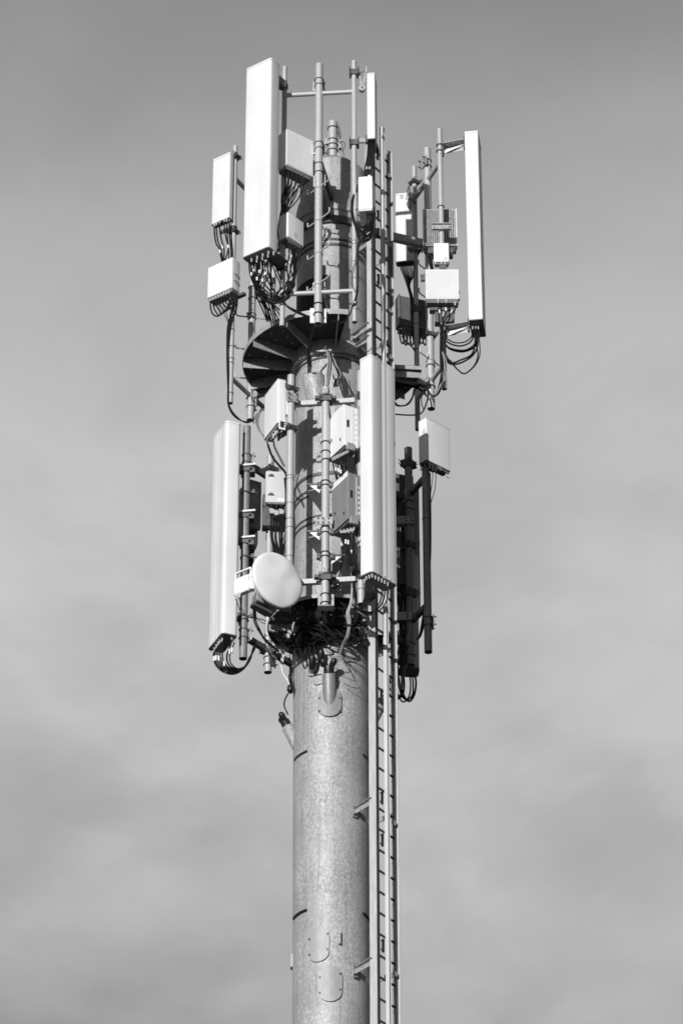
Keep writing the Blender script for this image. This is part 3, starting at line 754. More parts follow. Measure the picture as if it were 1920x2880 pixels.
def underbox(f, w_, d_, z0, t, h=.05, d0=.02, m=DGREY):
    return MB().hexa(f.pt(w_ / 2, d0 + (d_ - d0) / 2, z0 - h / 2 + .004), f.u * (w_ / 2 - .012), f.n * (d_ - d0) / 2 * .92, UP * h / 2).build('connector_tray', m, t, bevel=.004)
def sticker(f, s_, z, w_, h_, t, m=LABELM, d=-.0015):
    return MB().hexa(f.pt(s_, d, z), f.u * w_ / 2, f.n * .001, UP * h_ / 2).build('sticker', m, t, smooth=False)

# 3 left junction radio
t3, f3, z0, z1 = radio('square white radio box under the small far-left panel, many cables looping below', 653, 722, 808, .20, -37, .425, .17, 'R', pp=pA)
underbox(f3, .425, .17, z0, t3)
for dz in (.10, .21):
    MB().tube([f3.pt(.43, .03, z0 + dz + .03), f3.pt(.45, .04, z0 + dz + .025), f3.pt(.45, .14, z0 + dz), f3.pt(.43, .15, z0 + dz)], .006, 6).build('handle', DSTEEL, t3)
MB().hexa(f3.pt(.40, .20, z0 - .02), f3.u * .09, f3.n * .03, UP * .02).build('mount', DSTEEL, t3, bevel=.003)
for k in range(8):
    p = f3.pt(.035 + .045 * k, .03, z0); connector(p, t3, .013)
    x = 591.5 + k * 7.6; y = 843 - k * 3.2; e = 612 + k * 3.8
    cable([(x, y + 4, .12), (x + 1 + k, y + 24, .12), (x + 8 + k * 2, y + 41 - k, .13), (e + 2, 889 - k * 2.5, .15), (632 + k, 874 - k, .2), (646, 862 - k * 2, .24), (651 + k * .4, 838 - k, .27)], .0105, t3)
for k in range(4):
    cable([(650 + k * 3, 820, .20), (651 + k * 4, 850, .22), (654 + k, 872, .26), (650 - k * 2, 890 + k * 4, .27), (645 - k * 2, 930, .29), (641 - k, 990, .30), (642 - k, 1040, .30), (641, 1090, .30), (642 + k, 1140, .33), (660 + k * 2, 1172, .4), (690 + k, 1186 + k, .55), (716, 1178, .7), (735, 1152, .85)], .0095, t3)
cable([(664, 826, .22), (667, 850, .24), (663, 874, .26), (655, 892, .27)], .014, t3)
for k in range(3):
    cable([(610 + k * 7, 850, .16), (622 + k * 6, 872, .2), (636 + k * 3, 896, .24), (645, 914, .27)], .004, t3)

# 4 ribbed radio right of the large panel
t4, f4, z0, z1 = radio('ribbed white radio beside the top of the largest panel, close-set vertical ribs', 806, 361, 463, -1.50, 38, .435, .19, 'L', face_fins=19, fdepth=.008, pp=pB, cside=.05)
underbox(f4, .435, .19, z0, t4, .045)
sticker(f4, .20, z0 + .10, .07, .07, t4, WHITE2, -.004)
for k in range(6):
    x = 801 + k * 10; cable([(x, 474 + k * 4, -1.44), (x + 2, 505 + k * 3, -1.42), (x - 4 - k * 3, 535, -1.4), (x - 10 - k * 4, 562, -1.42), (794 + k * 3, 596, -1.45)], .0095, t4, jitter=.02)
for k in range(5):
    x = 812 + k * 10; cable([(x, 482 + k * 4, -1.38), (x + 1, 520, -1.34), (x - 12, 560, -1.30), (790 + k * 2, 610, -1.28), (783 + k * 2, 660, -1.26), (790 + k * 3, 720, -1.24)], .009, t4, jitter=.02)
# 5 small radio below it
t5, f5, z0, z1 = radio('plain small white radio box below the ribbed one, right of the largest panel', 810, 595, 664, -1.46, 50, .315, .16, 'L', pp=pB)
sticker(f5, .15, z0 + .10, .06, .075, t5, GREYP)
underbox(f5, .315, .16, z0, t5, .03)
for k in range(6):
    x = 812 + k * 6; connector(P(x, 676 + k * 3, -1.42), t5, .011, .04, DSTEEL)
    cable([(x, 684 + k * 3, -1.42), (x + 2, 720, -1.42), (x - 4, 755, -1.40), (815 - k * 3 + (k % 2) * 16, 800, -1.38), (802 - k * 5, 826, -1.35), (792, 845 - k, -1.3)], .0095, t5, jitter=.015)
for k in range(2): cable([(826 + k * 6, 690, -1.4), (836, 716 + k * 4, -1.4), (829 + k * 3, 760, -1.38), (826, 800, -1.36), (806, 838 + k * 4, -1.34), (776, 848 + k * 4, -1.34), (748, 838, -1.36), (730, 812, -1.4)], .0105, t5)
for x, y in ((812, 712), (820, 718), (815, 735)):
    p = P(x, y, -1.41); MB().tube([p, p - UP * .04], .0125, 8).build('cable_marker', TAPE, t5)
# 6 edge-on thin panel with tilt arms, top right of the front frame
t6, f6, z0, z1 = panel('narrow white panel antenna seen edge-on, right of the top front frame', 1054, 203, 390, -1.55, -6, .105, .30, 'R', .008, cap=.02)
for yy, arms in ((250, 1), (402, 0)):
    z = zat(pD, yy - 48 if arms else yy - 2); c1 = at(pD, z)
    o = vclamp(pD, yy - 48 if arms else yy - 2, t6, 0, .07)
    c2 = f6.pt(0, .06, z)
    if arms:
        a = c1 + Vector((.07, .0, .01)); b = c1 + Vector((.105, -.01, -.27)); c = Vector((c2.x - .01, c2.y, z - .06))
        MB().bar(c1, a, .03, .035).build('bracket', BRIGHT, t6, bevel=.004)
        o = MB().bar(a, b, .014, .036, Vector((1, 0, 0))).bar(b, c, .014, .036, Vector((1, 0, 0))).build('tilt_arm', STEEL, t6, bevel=.003)
        MB().tube([b - Vector((0, .03, 0)), b + Vector((0, .03, 0))], .047, 20).build('tilt_pivot', STEEL, t6, bevel=.004)
        MB().bar(a, c + UP * .02, .02, .02).hexa(c + UP * .02, Vector((.012, 0, 0)), Vector((0, .02, 0)), UP * .05).build('bracket', BRIGHT, t6, bevel=.003)
        MB().tube([b - Vector((0, .042, 0)), b - Vector((0, .02, 0))], .012, 6).build('bolt', DSTEEL, t6)
    else:
        MB().hexa((c1 + c2) / 2 + Vector((.02, 0, 0)), Vector((.05, 0, 0)), Vector((0, .02, 0)), UP * .032).build('bracket', BRIGHT, t6, bevel=.004)
        MB().hexa(c2 + Vector((-.01, 0, -.03)), Vector((.02, 0, 0)), Vector((0, .03, 0)), UP * .06).build('bracket', DSTEEL, t6, bevel=.003)
MB().bar(P(1028, 400, -1.45), P(1026, 478, -1.45), .02, .012).build('back_strip', STEEL, t6)
for k in range(5):
    x = 1035 + k * 4.4; cable([(x, 393, -1.5 + (k % 2) * .06), (x, 420, -1.5), (x - 3, 450, -1.48), (x - 9, 475, -1.45), (1027 + k * 3, 496, -1.42)], .013, t6)
    if k % 2: p = P(x - 8, 470, -1.47); MB().tube([p, p - UP * .04 - Vector((.01, 0, 0))], .015, 8).build('cable_marker', CONN, t6)
cable([(1058, 405, -1.3), (1063, 425, -1.28), (1062, 442, -1.26)], .016, t6)
# 7 box below it
t7, f7, z0, z1 = radio('narrow white box with a coil of black cables hanging under it', 1047, 494, 588, -1.52, -7, .185, .40, 'R')
MB().hexa(f7.pt(.09, .01, z0 - .0), f7.u * .088, f7.n * .012, UP * .022).build('front_lip', GREYP, t7, bevel=.003)
MB().tube([f7.pt(.14, .05, z1), f7.pt(.14, .05, z1 + .04)], .02, 10).build('gland', WHITE2, t7)
MB().bar(at(pD, z0 + .09), f7.pt(0, .06, z0 + .09), .03, .012).hexa(at(pD, z0 + .11) + Vector((-.04, -.03, 0)), Vector((.02, 0, 0)), Vector((0, .01, 0)), UP * .012).build('bracket', BRIGHT, t7)
for k in range(9):
    a = random.uniform(-6, 6); b = random.uniform(-6, 6); yb = 618 + k * 5.2
    cable([(1005, 520 + k * 2, -1.36), (994 - k * .6, 560 + a, -1.38), (990 + a * .4, 600 + b, -1.40), (1001 + k * .8, yb + 10, -1.42), (1024 + a, yb + 20, -1.43), (1045, yb + 4, -1.40), (1052 + b * .4, 600 + b + 8, -1.38), (1050, 580, -1.36)], .0105, t7)
for k in range(4): cable([(1028 + k * 6, 590, -1.42), (1033 + k * 6, 615, -1.42), (1030 + k * 5, 630 + k * 3, -1.42), (1014 + k * 4, 640 + k * 4, -1.42), (1000, 628, -1.41)], .010, t7)
for k in range(3):
    cable([(1040 - k * 5, 662, -1.42), (1022, 672 + k * 2, -1.42), (1008 + k, 680 + k * 4, -1.41), (1005 + k, 720, -1.41), (1004 + k * 1.5, 780, -1.41), (1006 - k, 820, -1.41), (998 - k * 2, 852, -1.41), (984, 882, -1.3), (964, 905 + k, -1.15), (932, 902 + k, -1.05)], .0078, t7)
cable([(1004, 690, -1.4), (1000, 730, -1.41), (991, 760, -1.42), (990, 800, -1.41), (1000, 820, -1.42), (1005, 800, -1.42)], .005, t7)
# 8 right large panel, edge-on
t8, f8, z0, z1 = panel('tall white panel antenna at the far right, seen edge-on, held out on two brackets', 1350, 366, 898, -.12, -8, .185, .41, 'R', .012, cap=.03)
for yy in (410, 916):
    z = zat(pG, yy if yy < 500 else yy + 6); c1 = at(pG, z); c2 = f8.pt(0, .08, z)
    a = c1 + Vector((.045, -.02, 0)); b = Vector((c2.x, c2.y, z))
    o = MB().bar(a + UP * .0, b, .17, .010).bar(a - UP * .05 + Vector((0, .035, 0)), b - UP * .05 + Vector((0, .035, 0)), .006, .10).build('bracket_arm', STEEL, t8, smooth=False, bevel=.002)
    MB().plate([a - UP * .07, a - UP * .13, b - UP * .02], .008).build('gusset_plate', WHITE2, t8, smooth=False)
    MB().hexa(b + Vector((-.012, 0, .0)), Vector((.012, 0, 0)), Vector((0, .03, 0)), UP * .10).build('antenna_shoe', DSTEEL, t8, bevel=.003)
    b_ = MB()
    for q in (-.07, .03): b_.torus(c1 + UP * q, pG['r'] + .009, .009).tube([c1 + UP * q + Vector((-.0, -.045, 0)), c1 + UP * (q) + Vector((.09, -.03, 0))], .007, 6)
    b_.hexa(c1 + Vector((.045, 0, -.03)), Vector((.008, 0, 0)), Vector((0, .05, 0)), UP * .10)
    b_.build('clamp', DSTEEL, t8)
LOOPS = [[(1328, 912), (1329, 930), (1323, 950), (1302, 963), (1272, 962), (1247, 944)],
         [(1331, 912), (1332, 938), (1322, 962), (1294, 973), (1264, 966), (1246, 950)],
         [(1341, 912), (1342, 955), (1332, 977), (1300, 989), (1266, 982), (1247, 962)],
         [(1337, 912), (1339, 950), (1330, 972), (1304, 985), (1268, 980), (1250, 968)],
         [(1333, 912), (1335, 960), (1326, 996), (1296, 1012), (1270, 1020), (1250, 1003), (1243, 984)],
         [(1339, 912), (1342, 970), (1328, 1000), (1296, 1020), (1268, 1024), (1249, 1008), (1242, 990)],
         [(1344, 912), (1347, 955), (1348, 998), (1335, 1028), (1307, 1051), (1286, 1040), (1262, 1012), (1255, 1000)],
         [(1337, 914), (1340, 975), (1343, 1000), (1333, 1028), (1308, 1050), (1288, 1041), (1264, 1012)]]
for k, lp in enumerate(LOOPS):
    yy = Pz(lp[0][0], lp[0][1] + 4 + 3 * (k % 3), z0).y; p0_ = Pz(lp[0][0], lp[0][1] + 4 + 3 * (k % 3), z0); connector(p0_, t8, .014, .06)
    n_ = len(lp); cable([(x, y + (10 if i == 0 else 0), yy + (-.05 - yy) * max(0, i - 1) / (n_ - 2)) for i, (x, y) in enumerate(lp)], (.0095, .0115, .0125)[k % 3], t8, k=8)

# 9 groove-faced panel behind the ladder, upper right
t9, f9, z0, z1 = panel('white panel antenna right behind the top of the ladder, partly shaded by the pipes', 1162, 540, 733, .80, -8, .25, .12, 'R', .03, grooves=((.03, .05, .006), (.13, .15, .004)))
MB().hexa(f9.pt(.09, -.004, z1 - .07), f9.u * .022, f9.n * .004, UP * .03).build('bolt_plate', STEEL, t9, bevel=.003)
for yy in (562, 700): MB().bar(P(1150, yy, .72), P(1166, yy + 4, .88), .05, .05).build('bracket', DSTEEL, t9, bevel=.004)
for (x0, y0, x1, y1) in ((1148, 520, 1142, 560), (1150, 520, 1155, 575)):
    MB().bar(P(x0, y0, .74), P(x1, y1, .74), .014, .03).build('tilt_arm', STEEL, t9, bevel=.003)
MB().tube([P(1151, 573, .70), P(1151, 573, .78)], .045, 18).build('tilt_pivot', STEEL, t9, bevel=.003)
for k in range(7):
    x = 1126 + k * 5; cable([(x, 735, .85), (x + 1, 755, .85), (x + 4 + (6 - k) * 1.0, 778, .85), (1144 + k * 1.2, 802, .85), (1152 + k, 830, .85), (1156 + k, 850, .86)], .0105, t9)
# 10 finned radio
t10, f10, z0, z1 = radio('radio with deep vertical cooling fins behind the tall right pipe', 1191, 588, 692, .30, -1, .435, .20, 'L', m=DGREY, face_fins=15, fdepth=.07, pp=pG, finmat=STEEL)  # housing darkened to put the shade between the fins into its colour
MB().hexa(f10.pt(.22, .10, z0 - .05), f10.u * .17, f10.n * .08, UP * .05).build('base_block', DSTEEL, t10, bevel=.01)
MB().plate([f10.pt(.43, 0, z0 - .0), f10.pt(.43, .0, z0 - .06), f10.pt(.36, .05, z0 - .16), f10.pt(.33, .08, z0 - .02)], .02).build('base_block', DSTEEL, t10)
for s_ in (-.008, .443): MB().hexa(f10.pt(s_, .05, (z0 + z1) / 2), f10.u * .006, f10.n * .06, UP * (z1 - z0) * .5).build('side_plate', WHITE2, t10, bevel=.002)
b = MB(); c = at(pG, zat(pG, 640)) + Vector((.0, -.06, 0))
b.hexa(c + UP * .045, Vector((.13, 0, 0)), Vector((0, .02, 0)), UP * .007).hexa(c - UP * .045, Vector((.13, 0, 0)), Vector((0, .02, 0)), UP * .007).hexa(c + Vector((0, .012, 0)), Vector((.125, 0, 0)), Vector((0, .004, 0)), UP * .045)
for q in (-.10, .10): b.tube([c + Vector((q, -.03, -.02)), c + Vector((q, .05, .02))], .009, 6)
b.build('mounting_rail', STEEL, t10, bevel=.002)
cable([(1193, 690, .25), (1200, 706, .2), (1211, 722, .1), (1221, 728, .0)], .007, t10)
for k in range(3): cable([(1200 + k * 5, 702, .35), (1206 + k * 4, 735, .35), (1212 + k * 3, 760, .35)], .009, t10)
# 11 small square box
t11, f11, z0, z1 = radio('smallest white box at the right, fixed on the tall pipe under the finned radio', 1219, 683, 736, -.05, -1, .205, .10, 'L')
sticker(f11, .155, z0 + .05, .05, .05, t11, GREYP)
underbox(f11, .205, .10, z0, t11, .03); MB().hexa(f11.pt(.12, .05, z0 - .06), f11.u * .05, f11.n * .03, UP * .05).build('gland', DSTEEL, t11, bevel=.006)
for s_ in (.02, .10, .15): MB().tube([f11.pt(s_, .02, z0), f11.pt(s_, .02, z0 - .03)], .012, 8).build('connector', CONN, t11)
# 12 ribbed wide box
t12, f12, z0, z1 = radio('wide ribbed white radio at the right, low on the pipe beside the edge-on panel', 1196, 757, 841, -.08, 0, .44, .16, 'L', face_fins=18, fdepth=.010, r=.02)
underbox(f12, .44, .16, z0, t12, .045)
MB().hexa(f12.pt(.22, .16, z0 + .10), f12.u * .17, f12.n * .05, UP * .2).build('rear_housing', DSTEEL, t12, bevel=.006)
MB().hexa(f12.pt(.25, .20, z0 - .13), f12.u * .13, f12.n * .06, UP * .14).build('rear_housing', DSTEEL, t12, bevel=.006)
MB().hexa(f12.pt(-.03, .12, z1 - .06), f12.u * .03, f12.n * .02, UP * .05).build('side_lug', DSTEEL, t12, bevel=.005)
for dz in (.03, .15): MB().hexa(f12.pt(.445, .06, z0 + dz), f12.u * .008, f12.n * .01, UP * .02).build('side_lug', DSTEEL, t12)
for k, (x, y) in enumerate(((1232, 846), (1255, 846), (1279, 853))): connector(P(x, y - 2, -.06), t12, .016, .05)
for k in range(3):
    x = (1232, 1255, 1279)[k]
    for j in range(2):
        cable([(x + j * 2, 848 + 3 * k, -.06), (x + 1 - k * 1, 872, -.06), (x - (0, 10, 27)[k] + 2, 895, -.06), (1238 + k * 3 + j * 2, 925, -.05), (1237 + k * 2 + j * 2, 975, -.05), (1238 + k * 2 + j * 2, 1030, -.05), (1242 - k * 2 + j, 1065, -.04), (1240 - k * 4, 1090, -.02), (1230 - k * 3, 1110 + k * 2, .05), (1215 - k * 2, 1112, .2), (1205, 1100, .4)], .0085 + .002 * (k % 2), t12)
for x, y in ((1235, 872), (1253, 866), (1272, 872)):
    p = P(x, y, -.065); q_ = P(x - (6 if x > 1260 else -1), y + 9, -.065); MB().tube([p, q_], .0125, 8).build('cable_marker', TAPE, t12)
for k in range(4): cable([(1241 + k, 990, -.07), (1246 + k * 3, 1020, -.08), (1247 + k * 2, 1060, -.08), (1240 - k, 1085, -.06), (1228, 1108, 0)], .006, t12, GREYC if k % 2 else BLACK)
# 13 shaded finned radio behind
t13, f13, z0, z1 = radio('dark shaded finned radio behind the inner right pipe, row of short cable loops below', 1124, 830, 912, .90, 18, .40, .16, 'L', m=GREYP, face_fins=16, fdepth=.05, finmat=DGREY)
MB().hexa(f13.pt(-.01, .06, (z0 + z1) / 2), f13.u * .008, f13.n * .08, UP * (z1 - z0) * .52).build('side_plate', DGREY, t13, bevel=.003)
underbox(f13, .40, .16, z0, t13, .06)
for k in range(9):
    x = 1122 + k * 9; cable([(x, 920 + k, .93), (x + 1, 940, .93), (x + 5, 960 + k % 3 * 3, .93), (x + 11, 966 + k % 2 * 4, .94), (x + 14, 950, .95), (x + 13, 925, .96)], .0105, t13)
cable([(1130, 945, .93), (1140, 960, .92), (1155, 972, .9), (1167, 988, .88)], .012, t13)

# 14 central tall panel
t14, f14, z0, z1 = panel('tall white grooved panel antenna in the middle, in front of the ladder', 1044, 994, 1607, -1.66, 48, .47, .21, 'L', .045, grooves=((.185, .245, .010), (.285, .30, .002)))
tiltbracket(f14, .475, .21, z1 - .3, pL, t14, .05); tiltbracket(f14, .475, .21, z0 + .25, pL, t14, .05)
MB().bar(at(pL, z1 - .25) + Vector((-.06, 0, 0)), at(pL, z0 + .2) + Vector((-.06, 0, 0)), .03, .03).build('back_rail', DSTEEL, t14)
for k in range(4): sc = f14.pt(.12 + .1 * k, -.002, z0 + .03); MB().tube([sc, sc + f14.n * .006], .008, 8).build('screw', CONN, t14)
for k, (x, y) in enumerate(((1025, 1627), (1030, 1621), (1038, 1617), (1046, 1614), (1055, 1618), (1064, 1622), (1073, 1627), (1081, 1632), (1090, 1637))):
    connector(Pz(x, y, z0), t14, .013, .06)
for k, (x, y) in enumerate(((1030, 1621), (1038, 1617), (1046, 1614), (1055, 1618))):
    yy = Pz(x, y, z0).y
    for j in range(2):
        cable([(x + j * 2, y + 11, yy), (x + j - (1 if k < 2 else 2), 1650, yy), (x - 2 + j * 5, 1672, yy + .02), (x - 8 - k * 3 + j * 4, 1692, yy + .10), (1015 + k * 2, 1708 + j * 4, -1.25), (1000 - k * 3, 1712 + j * 4, -1.1)], .0095, t14)
for k, (x, y) in enumerate(((1081, 1632), (1090, 1637), (1073, 1627))):
    yy = Pz(x, y, z0).y
    cable([(x, y + 11, yy), (x + 1, 1665, yy), (x - 4, 1690, yy), (x - 18, 1710 + k * 2, yy + .05), (1042, 1722 + k * 4, -1.2), (1014, 1714 + k * 3, -1.1), (990, 1700, -1.0)], .0105, t14)
for x, y in ((1034, 1672), (1042, 1676), (1046, 1668)):
    p = P(x, y, -1.49); MB().tube([p, p - UP * .06], .012, 8).build('cable_marker', TAPE, t14)
# 15 lower left tall panel
t15, f15, z0, z1 = panel('tall white ridged panel antenna at the lower left, left of the dish', 631, 1180, 1780, .0, -66, .48, .21, 'R', .045, grooves=((.20, .26, .005), (.30, .315, .002)))
tiltbracket(f15, .48, .21, zat(pM, 1320), pM, t15, .05); tiltbracket(f15, .48, .21, zat(pM, 1520), pM, t15, .05); tiltbracket(f15, .48, .21, zat(pM, 1735), pM, t15, .05)
CL = [(600, 1828), (604, 1820), (609, 1812), (614, 1804), (619, 1799), (625, 1794), (652, 1793), (660, 1797)]
for k, (x, y) in enumerate(CL):
    yy = Pz(x, y, z0).y
    connector(Pz(x, y, z0), t15, .014, .06)
    d = k * 2
    if k < 6: cable([(x, y + 6, yy), (x + 1, 1850, yy), (x + 8, 1872 - d * .5, yy), (628 + d * 2, 1890 - d, .2), (656 + d, 1896 - d * 1.4, .22), (682 + d * .6, 1884 - d, .26), (703, 1857 - d, .33), (711 + k, 1826, .38), (717, 1808, .4)], .0105, t15)
    else: cable([(x, y + 6, yy), (x - 6, 1822, yy), (x - 14, 1845, yy + .04), (x - 10, 1866, .1), (x + 6, 1880, .15), (685, 1878, .2), (703, 1855, .3), (711, 1826, .36)], .0105, t15)
for x, y in ((602, 1846), (608, 1844), (616, 1845), (631, 1860), (646, 1826), (653, 1822)):
    p = P(x, y, .05); MB().tube([p, p - UP * .07], .013, 8).build('cable_marker', TAPE, t15)
# 16 small panel upper-left of the lower cluster
t16, f16, z0, z1 = panel('short white panel antenna just below the upper platform, facing left', 781, 1063, 1190, -1.10, -66, .44, .115, 'R', .015, cap=.012, capm=WHITE, m=WHITE2)
MB().bar(f16.pt(.02, .02, z0 - .012), f16.pt(.42, .02, z0 - .012), .014, .012).build('drip_edge', GREYP, t16)
MB().hexa(f16.pt(.447, .06, z0 + .0), f16.u * .003, f16.n * .045, UP * .085).build('handle_plate', WHITE2, t16, bevel=.002)
MB().hexa(f16.pt(.4515, .06, z0 - .01), f16.u * .002, f16.n * .025, UP * .045).build('handle_opening', SLOT, t16)
MB().hexa(f16.pt(.40, .135, (z0 + z1) / 2 + .02), f16.u * .03, f16.n * .022, UP * .19).build('rear_plate', WHITE2, t16, bevel=.003)
tiltbracket(f16, .44, .115, zat(pK, 1090), pK, t16, .035); tiltbracket(f16, .44, .115, zat(pK, 1203), pK, t16, .035)
for k, (x, y) in enumerate(((752, 1236), (763, 1228), (769, 1222), (775, 1214), (780, 1208))):
    connector(P(x, y, -.96), t16, .018, .06, CONN if k > 1 else DSTEEL)
cable([(753, 1250, -.95), (757, 1262, -.94), (766, 1285, -.9), (784, 1308, -.86), (800, 1326, -.8), (808, 1345, -.86)], .014, t16)
for k in range(2): cable([(768 + k * 3, 1240, -.95), (771 + k * 3, 1258, -.94), (784 + k * 4, 1285, -.93), (798 + k * 4, 1312, -.92)], .006, t16)
# 17 grey box with latches
t17, f17, z0, z1 = radio('light grey box with two latches, left of the mast above the dish', 747, 1324, 1412, .42, 4, .255, .16, 'L', m=GREYP)
MB().hexa(f17.pt(.14, .02, z0 - .012), f17.u * .11, f17.n * .02, UP * .014).build('front_lip', DGREY, t17)
for dz in (.11, .40):
    o = MB().hexa(f17.pt(.07, -.008, z0 + dz), f17.u * .042, f17.n * .006, UP * .006).hexa(f17.pt(.07, -.010, z0 + dz + .012), f17.u * .024, f17.n * .008, UP * .016).build('latch', DSTEEL, t17, bevel=.003)
MB().hexa(f17.pt(.20, -.002, z0 + .04), f17.u * .048, f17.n * .001, UP * .024).build('sticker', TAPE, t17, smooth=False)
MB().hexa(f17.pt(.12, .17, z0 - .06), f17.u * .15, f17.n * .08, UP * .24).build('rear_housing', DSTEEL, t17, bevel=.01)
MB().hexa(f17.pt(.26, .10, z0 + .12), f17.u * .015, f17.n * .06, UP * .30).build('rear_housing', DSTEEL, t17, bevel=.005)
for k, (x, y) in enumerate(((764, 1418), (777, 1423), (791, 1420))):
    MB().tube([P(x, y, .44), P(x, y + 8, .44)], .02, 10).build('gland', BLACKR, t17)
    for j in range(4):
        xx = x - 4 + j * 3; connector(P(xx, y + 12 + j * 3 % 5, .43), t17, .011, .09)
        cable([(xx, y + 26, .43), (xx + random.uniform(-3, 3), 1470, .42), (xx + random.uniform(-5, 5), 1510, .40), (770 + k * 8 + j * 3, 1550, .36), (768 + k * 8 + j * 3, 1600, .3)], .010, t17)
for k in range(6):
    cable([(800 + k * 1.5, 1345, .1), (806 + k, 1400, -.1), (806 + k * 1.2, 1450, -.3), (812 - k * 2, 1500, -.3), (808 - k * 4, 1545, -.2), (800 - k * 3, 1600, .0)], .0085, t17, jitter=.012)
# 18, 19 radios with rounded tops
def round_radio(label, px, yt, yb, Y, az, w_, d_, rc, facem=WHITE2, bodym=WHITE2):
    pm = P(px, (yt + yb) / 2, Y); f = Fr(pm, az, w_, 'R'); z1 = P(px, yt, Y).z; z0 = P(px, yb, Y).z
    t = thing('radio_unit', label, 'radio unit', f.pt(w_ / 2, d_ / 2, z0), 'radio units on the mast')
    out_ = [(0, z0), (0, z1 - rc)] + [(rc - rc * math.cos(R(a)), z1 - rc + rc * math.sin(R(a))) for a in range(15, 91, 15)] + [(w_ - .03, z1), (w_, z1 - .03), (w_, z0)]
    b = MB(); n = len(out_)
    for d in (0, d_):
        for s_, z_ in out_: b.v.append(f.pt(s_, d, z_))
    for k in range(n): b.f.append([k, (k + 1) % n, n + (k + 1) % n, n + k])
    b.f.append(list(range(n))); b.f.append([n + k for k in range(n)][::-1])
    b.build('housing', facem, t, bevel=.006, ang=30)
    # side details: recessed slot, cable gland, screws, bracket strip
    e = w_ + .001
    MB().hexa(f.pt(e, d_ * .25, (z0 + z1) / 2 + .02), f.u * .003, f.n * .018, UP * .055).build('grip_slot', SLOT, t, bevel=.002)
    for k in range(6): MB().hexa(f.pt(e, d_ * .78, z0 + .12 + k * .075), f.u * .003, f.n * .014, UP * .016).build('vent', GREYP, t)
    MB().hexa(f.pt(e, d_ * .60, (z0 + z1) / 2), f.u * .004, f.n * .006, UP * (z1 - z0) * .40).build('seam', GREYP, t)
    MB().hexa(f.pt(e + .02, d_ * .98, (z0 + z1) / 2), f.u * .03, f.n * .014, UP * (z1 - z0) * .5).build('mount_strip', STEEL, t, bevel=.004)
    MB().hexa(f.pt(e, d_ * .42, z0 - .01), f.u * .02, f.n * .055, UP * .05).build('corner_lug', STEEL, t, bevel=.004)
    MB().hexa(f.pt(w_ * .5, d_ * .5, z0 - .02), f.u * w_ * .46, f.n * d_ * .4, UP * .022).build('connector_tray', DSTEEL, t)
    for q in (.2, .75): MB().hexa(f.pt(w_ * q, -.002, z0 + .28 - q * .2), f.u * .012, f.n * .002, UP * .022).build('vent', SLOT, t)
    return t, f, z0, z1
t18, f18, z0, z1 = round_radio('white radio with rounded top corner, just left of the middle panel', 968, 1133, 1250, -1.40, -60, .40, .21, .15)
for k in range(8):
    x = 936 + k * 6; connector(P(x, 1288 - k * 3, -1.35), t18, .012, .05, CONN)
    cable([(x, 1296 - k * 3, -1.35), (x + 3, 1315, -1.34), (x + 7 - k, 1335, -.92), (952 + k * 3, 1362, -.85)], .0095, t18, jitter=.01)
for x, y in ((944, 1315), (952, 1318), (958, 1322), (961, 1300)):
    p = P(x, y, -1.35); MB().tube([p, p - UP * .05], .0125, 8).build('cable_marker', TAPE, t18)
t19, f19, z0, z1 = round_radio('flat radio with painted-in grey shade under the round-topped white one, left of the middle panel', 978, 1323, 1458, -1.40, -60, .40, .20, .03, MGREY)  # shadow over the face put into its grey colour
MB().hexa(f19.pt(.2, -.003, z1 - .045), f19.u * .198, f19.n * .003, UP * .04).build('lit_top_strip', WHITE2, t19)  # white strip painted for the part of the face in sun
for k in range(9):
    x = 958 + k * 4.6; connector(P(x, 1492 + (k % 2) * 4 - k, -1.36), t19, .011, .045, CONN)
    if k < 2: cable([(x, 1500, -1.36), (963, 1535, -1.35), (961, 1582, -.93), (949, 1635, -.92), (932 - k * 2, 1662, -.9)], .0105, t19)
    else: cable([(x, 1500, -1.36), (x + 3, 1540, -1.36), (980 + k * 2, 1585, -1.37), (988 + k, 1615, -.99), (992 + k * .8, 1655, -1.0), (996 + k * 1.2, 1688, -1.05), (1008 + k * 1.5, 1708, -1.05)], .0095, t19)
for k, (x, y) in enumerate(((961, 1524), (972, 1518), (979, 1520), (988, 1548))):
    p = P(x, y, -1.37); MB().tube([p, p - UP * .06], .0125, 8).build('cable_marker', TAPE, t19)
cable([(972, 1626, -.9), (958, 1642, -.86), (940, 1655, -.9), (930, 1664, -1.35)], .010, t19)
# 20 right box
t20, f20, z0, z1 = panel('white box antenna at the right of the lower cluster, on the outer right pipe', 1198, 1172, 1294, -.16, 42, .425, .15, 'L', .018, cap=.012, capm=WHITE, m=WHITE2)
MB().bar(f20.pt(.01, .02, z0 - .016), f20.pt(.41, .02, z0 - .016), .014, .012).build('drip_edge', STEEL, t20)
MB().torus(f20.pt(.40, .03, z0 - .05), .03, .006, axis=f20.n).build('handle', STEEL, t20)
b = MB().bar(f20.pt(-.0, .04, z0 + .0), f20.pt(0, .04, z0 - .10), .008, .012).bar(f20.pt(0, .11, z0), f20.pt(0, .11, z0 - .10), .008, .012).bar(f20.pt(0, .03, z0 - .10), f20.pt(0, .12, z0 - .10), .008, .012); b.build('handle', DSTEEL, t20)
sticker(Fr(f20.pt(-.0015, .0, 0), 42 - 90, .1, 'R'), .06, z1 - .20, .05, .06, t20, GREYP)
for k, (x, y) in enumerate(((1208, 1310), (1217, 1316), (1225, 1318), (1233, 1318), (1240, 1322))): MB().tube([P(x, y - 8, -.12), P(x, y + (10 if k < 3 else 3), -.12)], .020 - .003 * (k % 2), 10).build('connector', BLACKR if k < 3 else DSTEEL, t20)
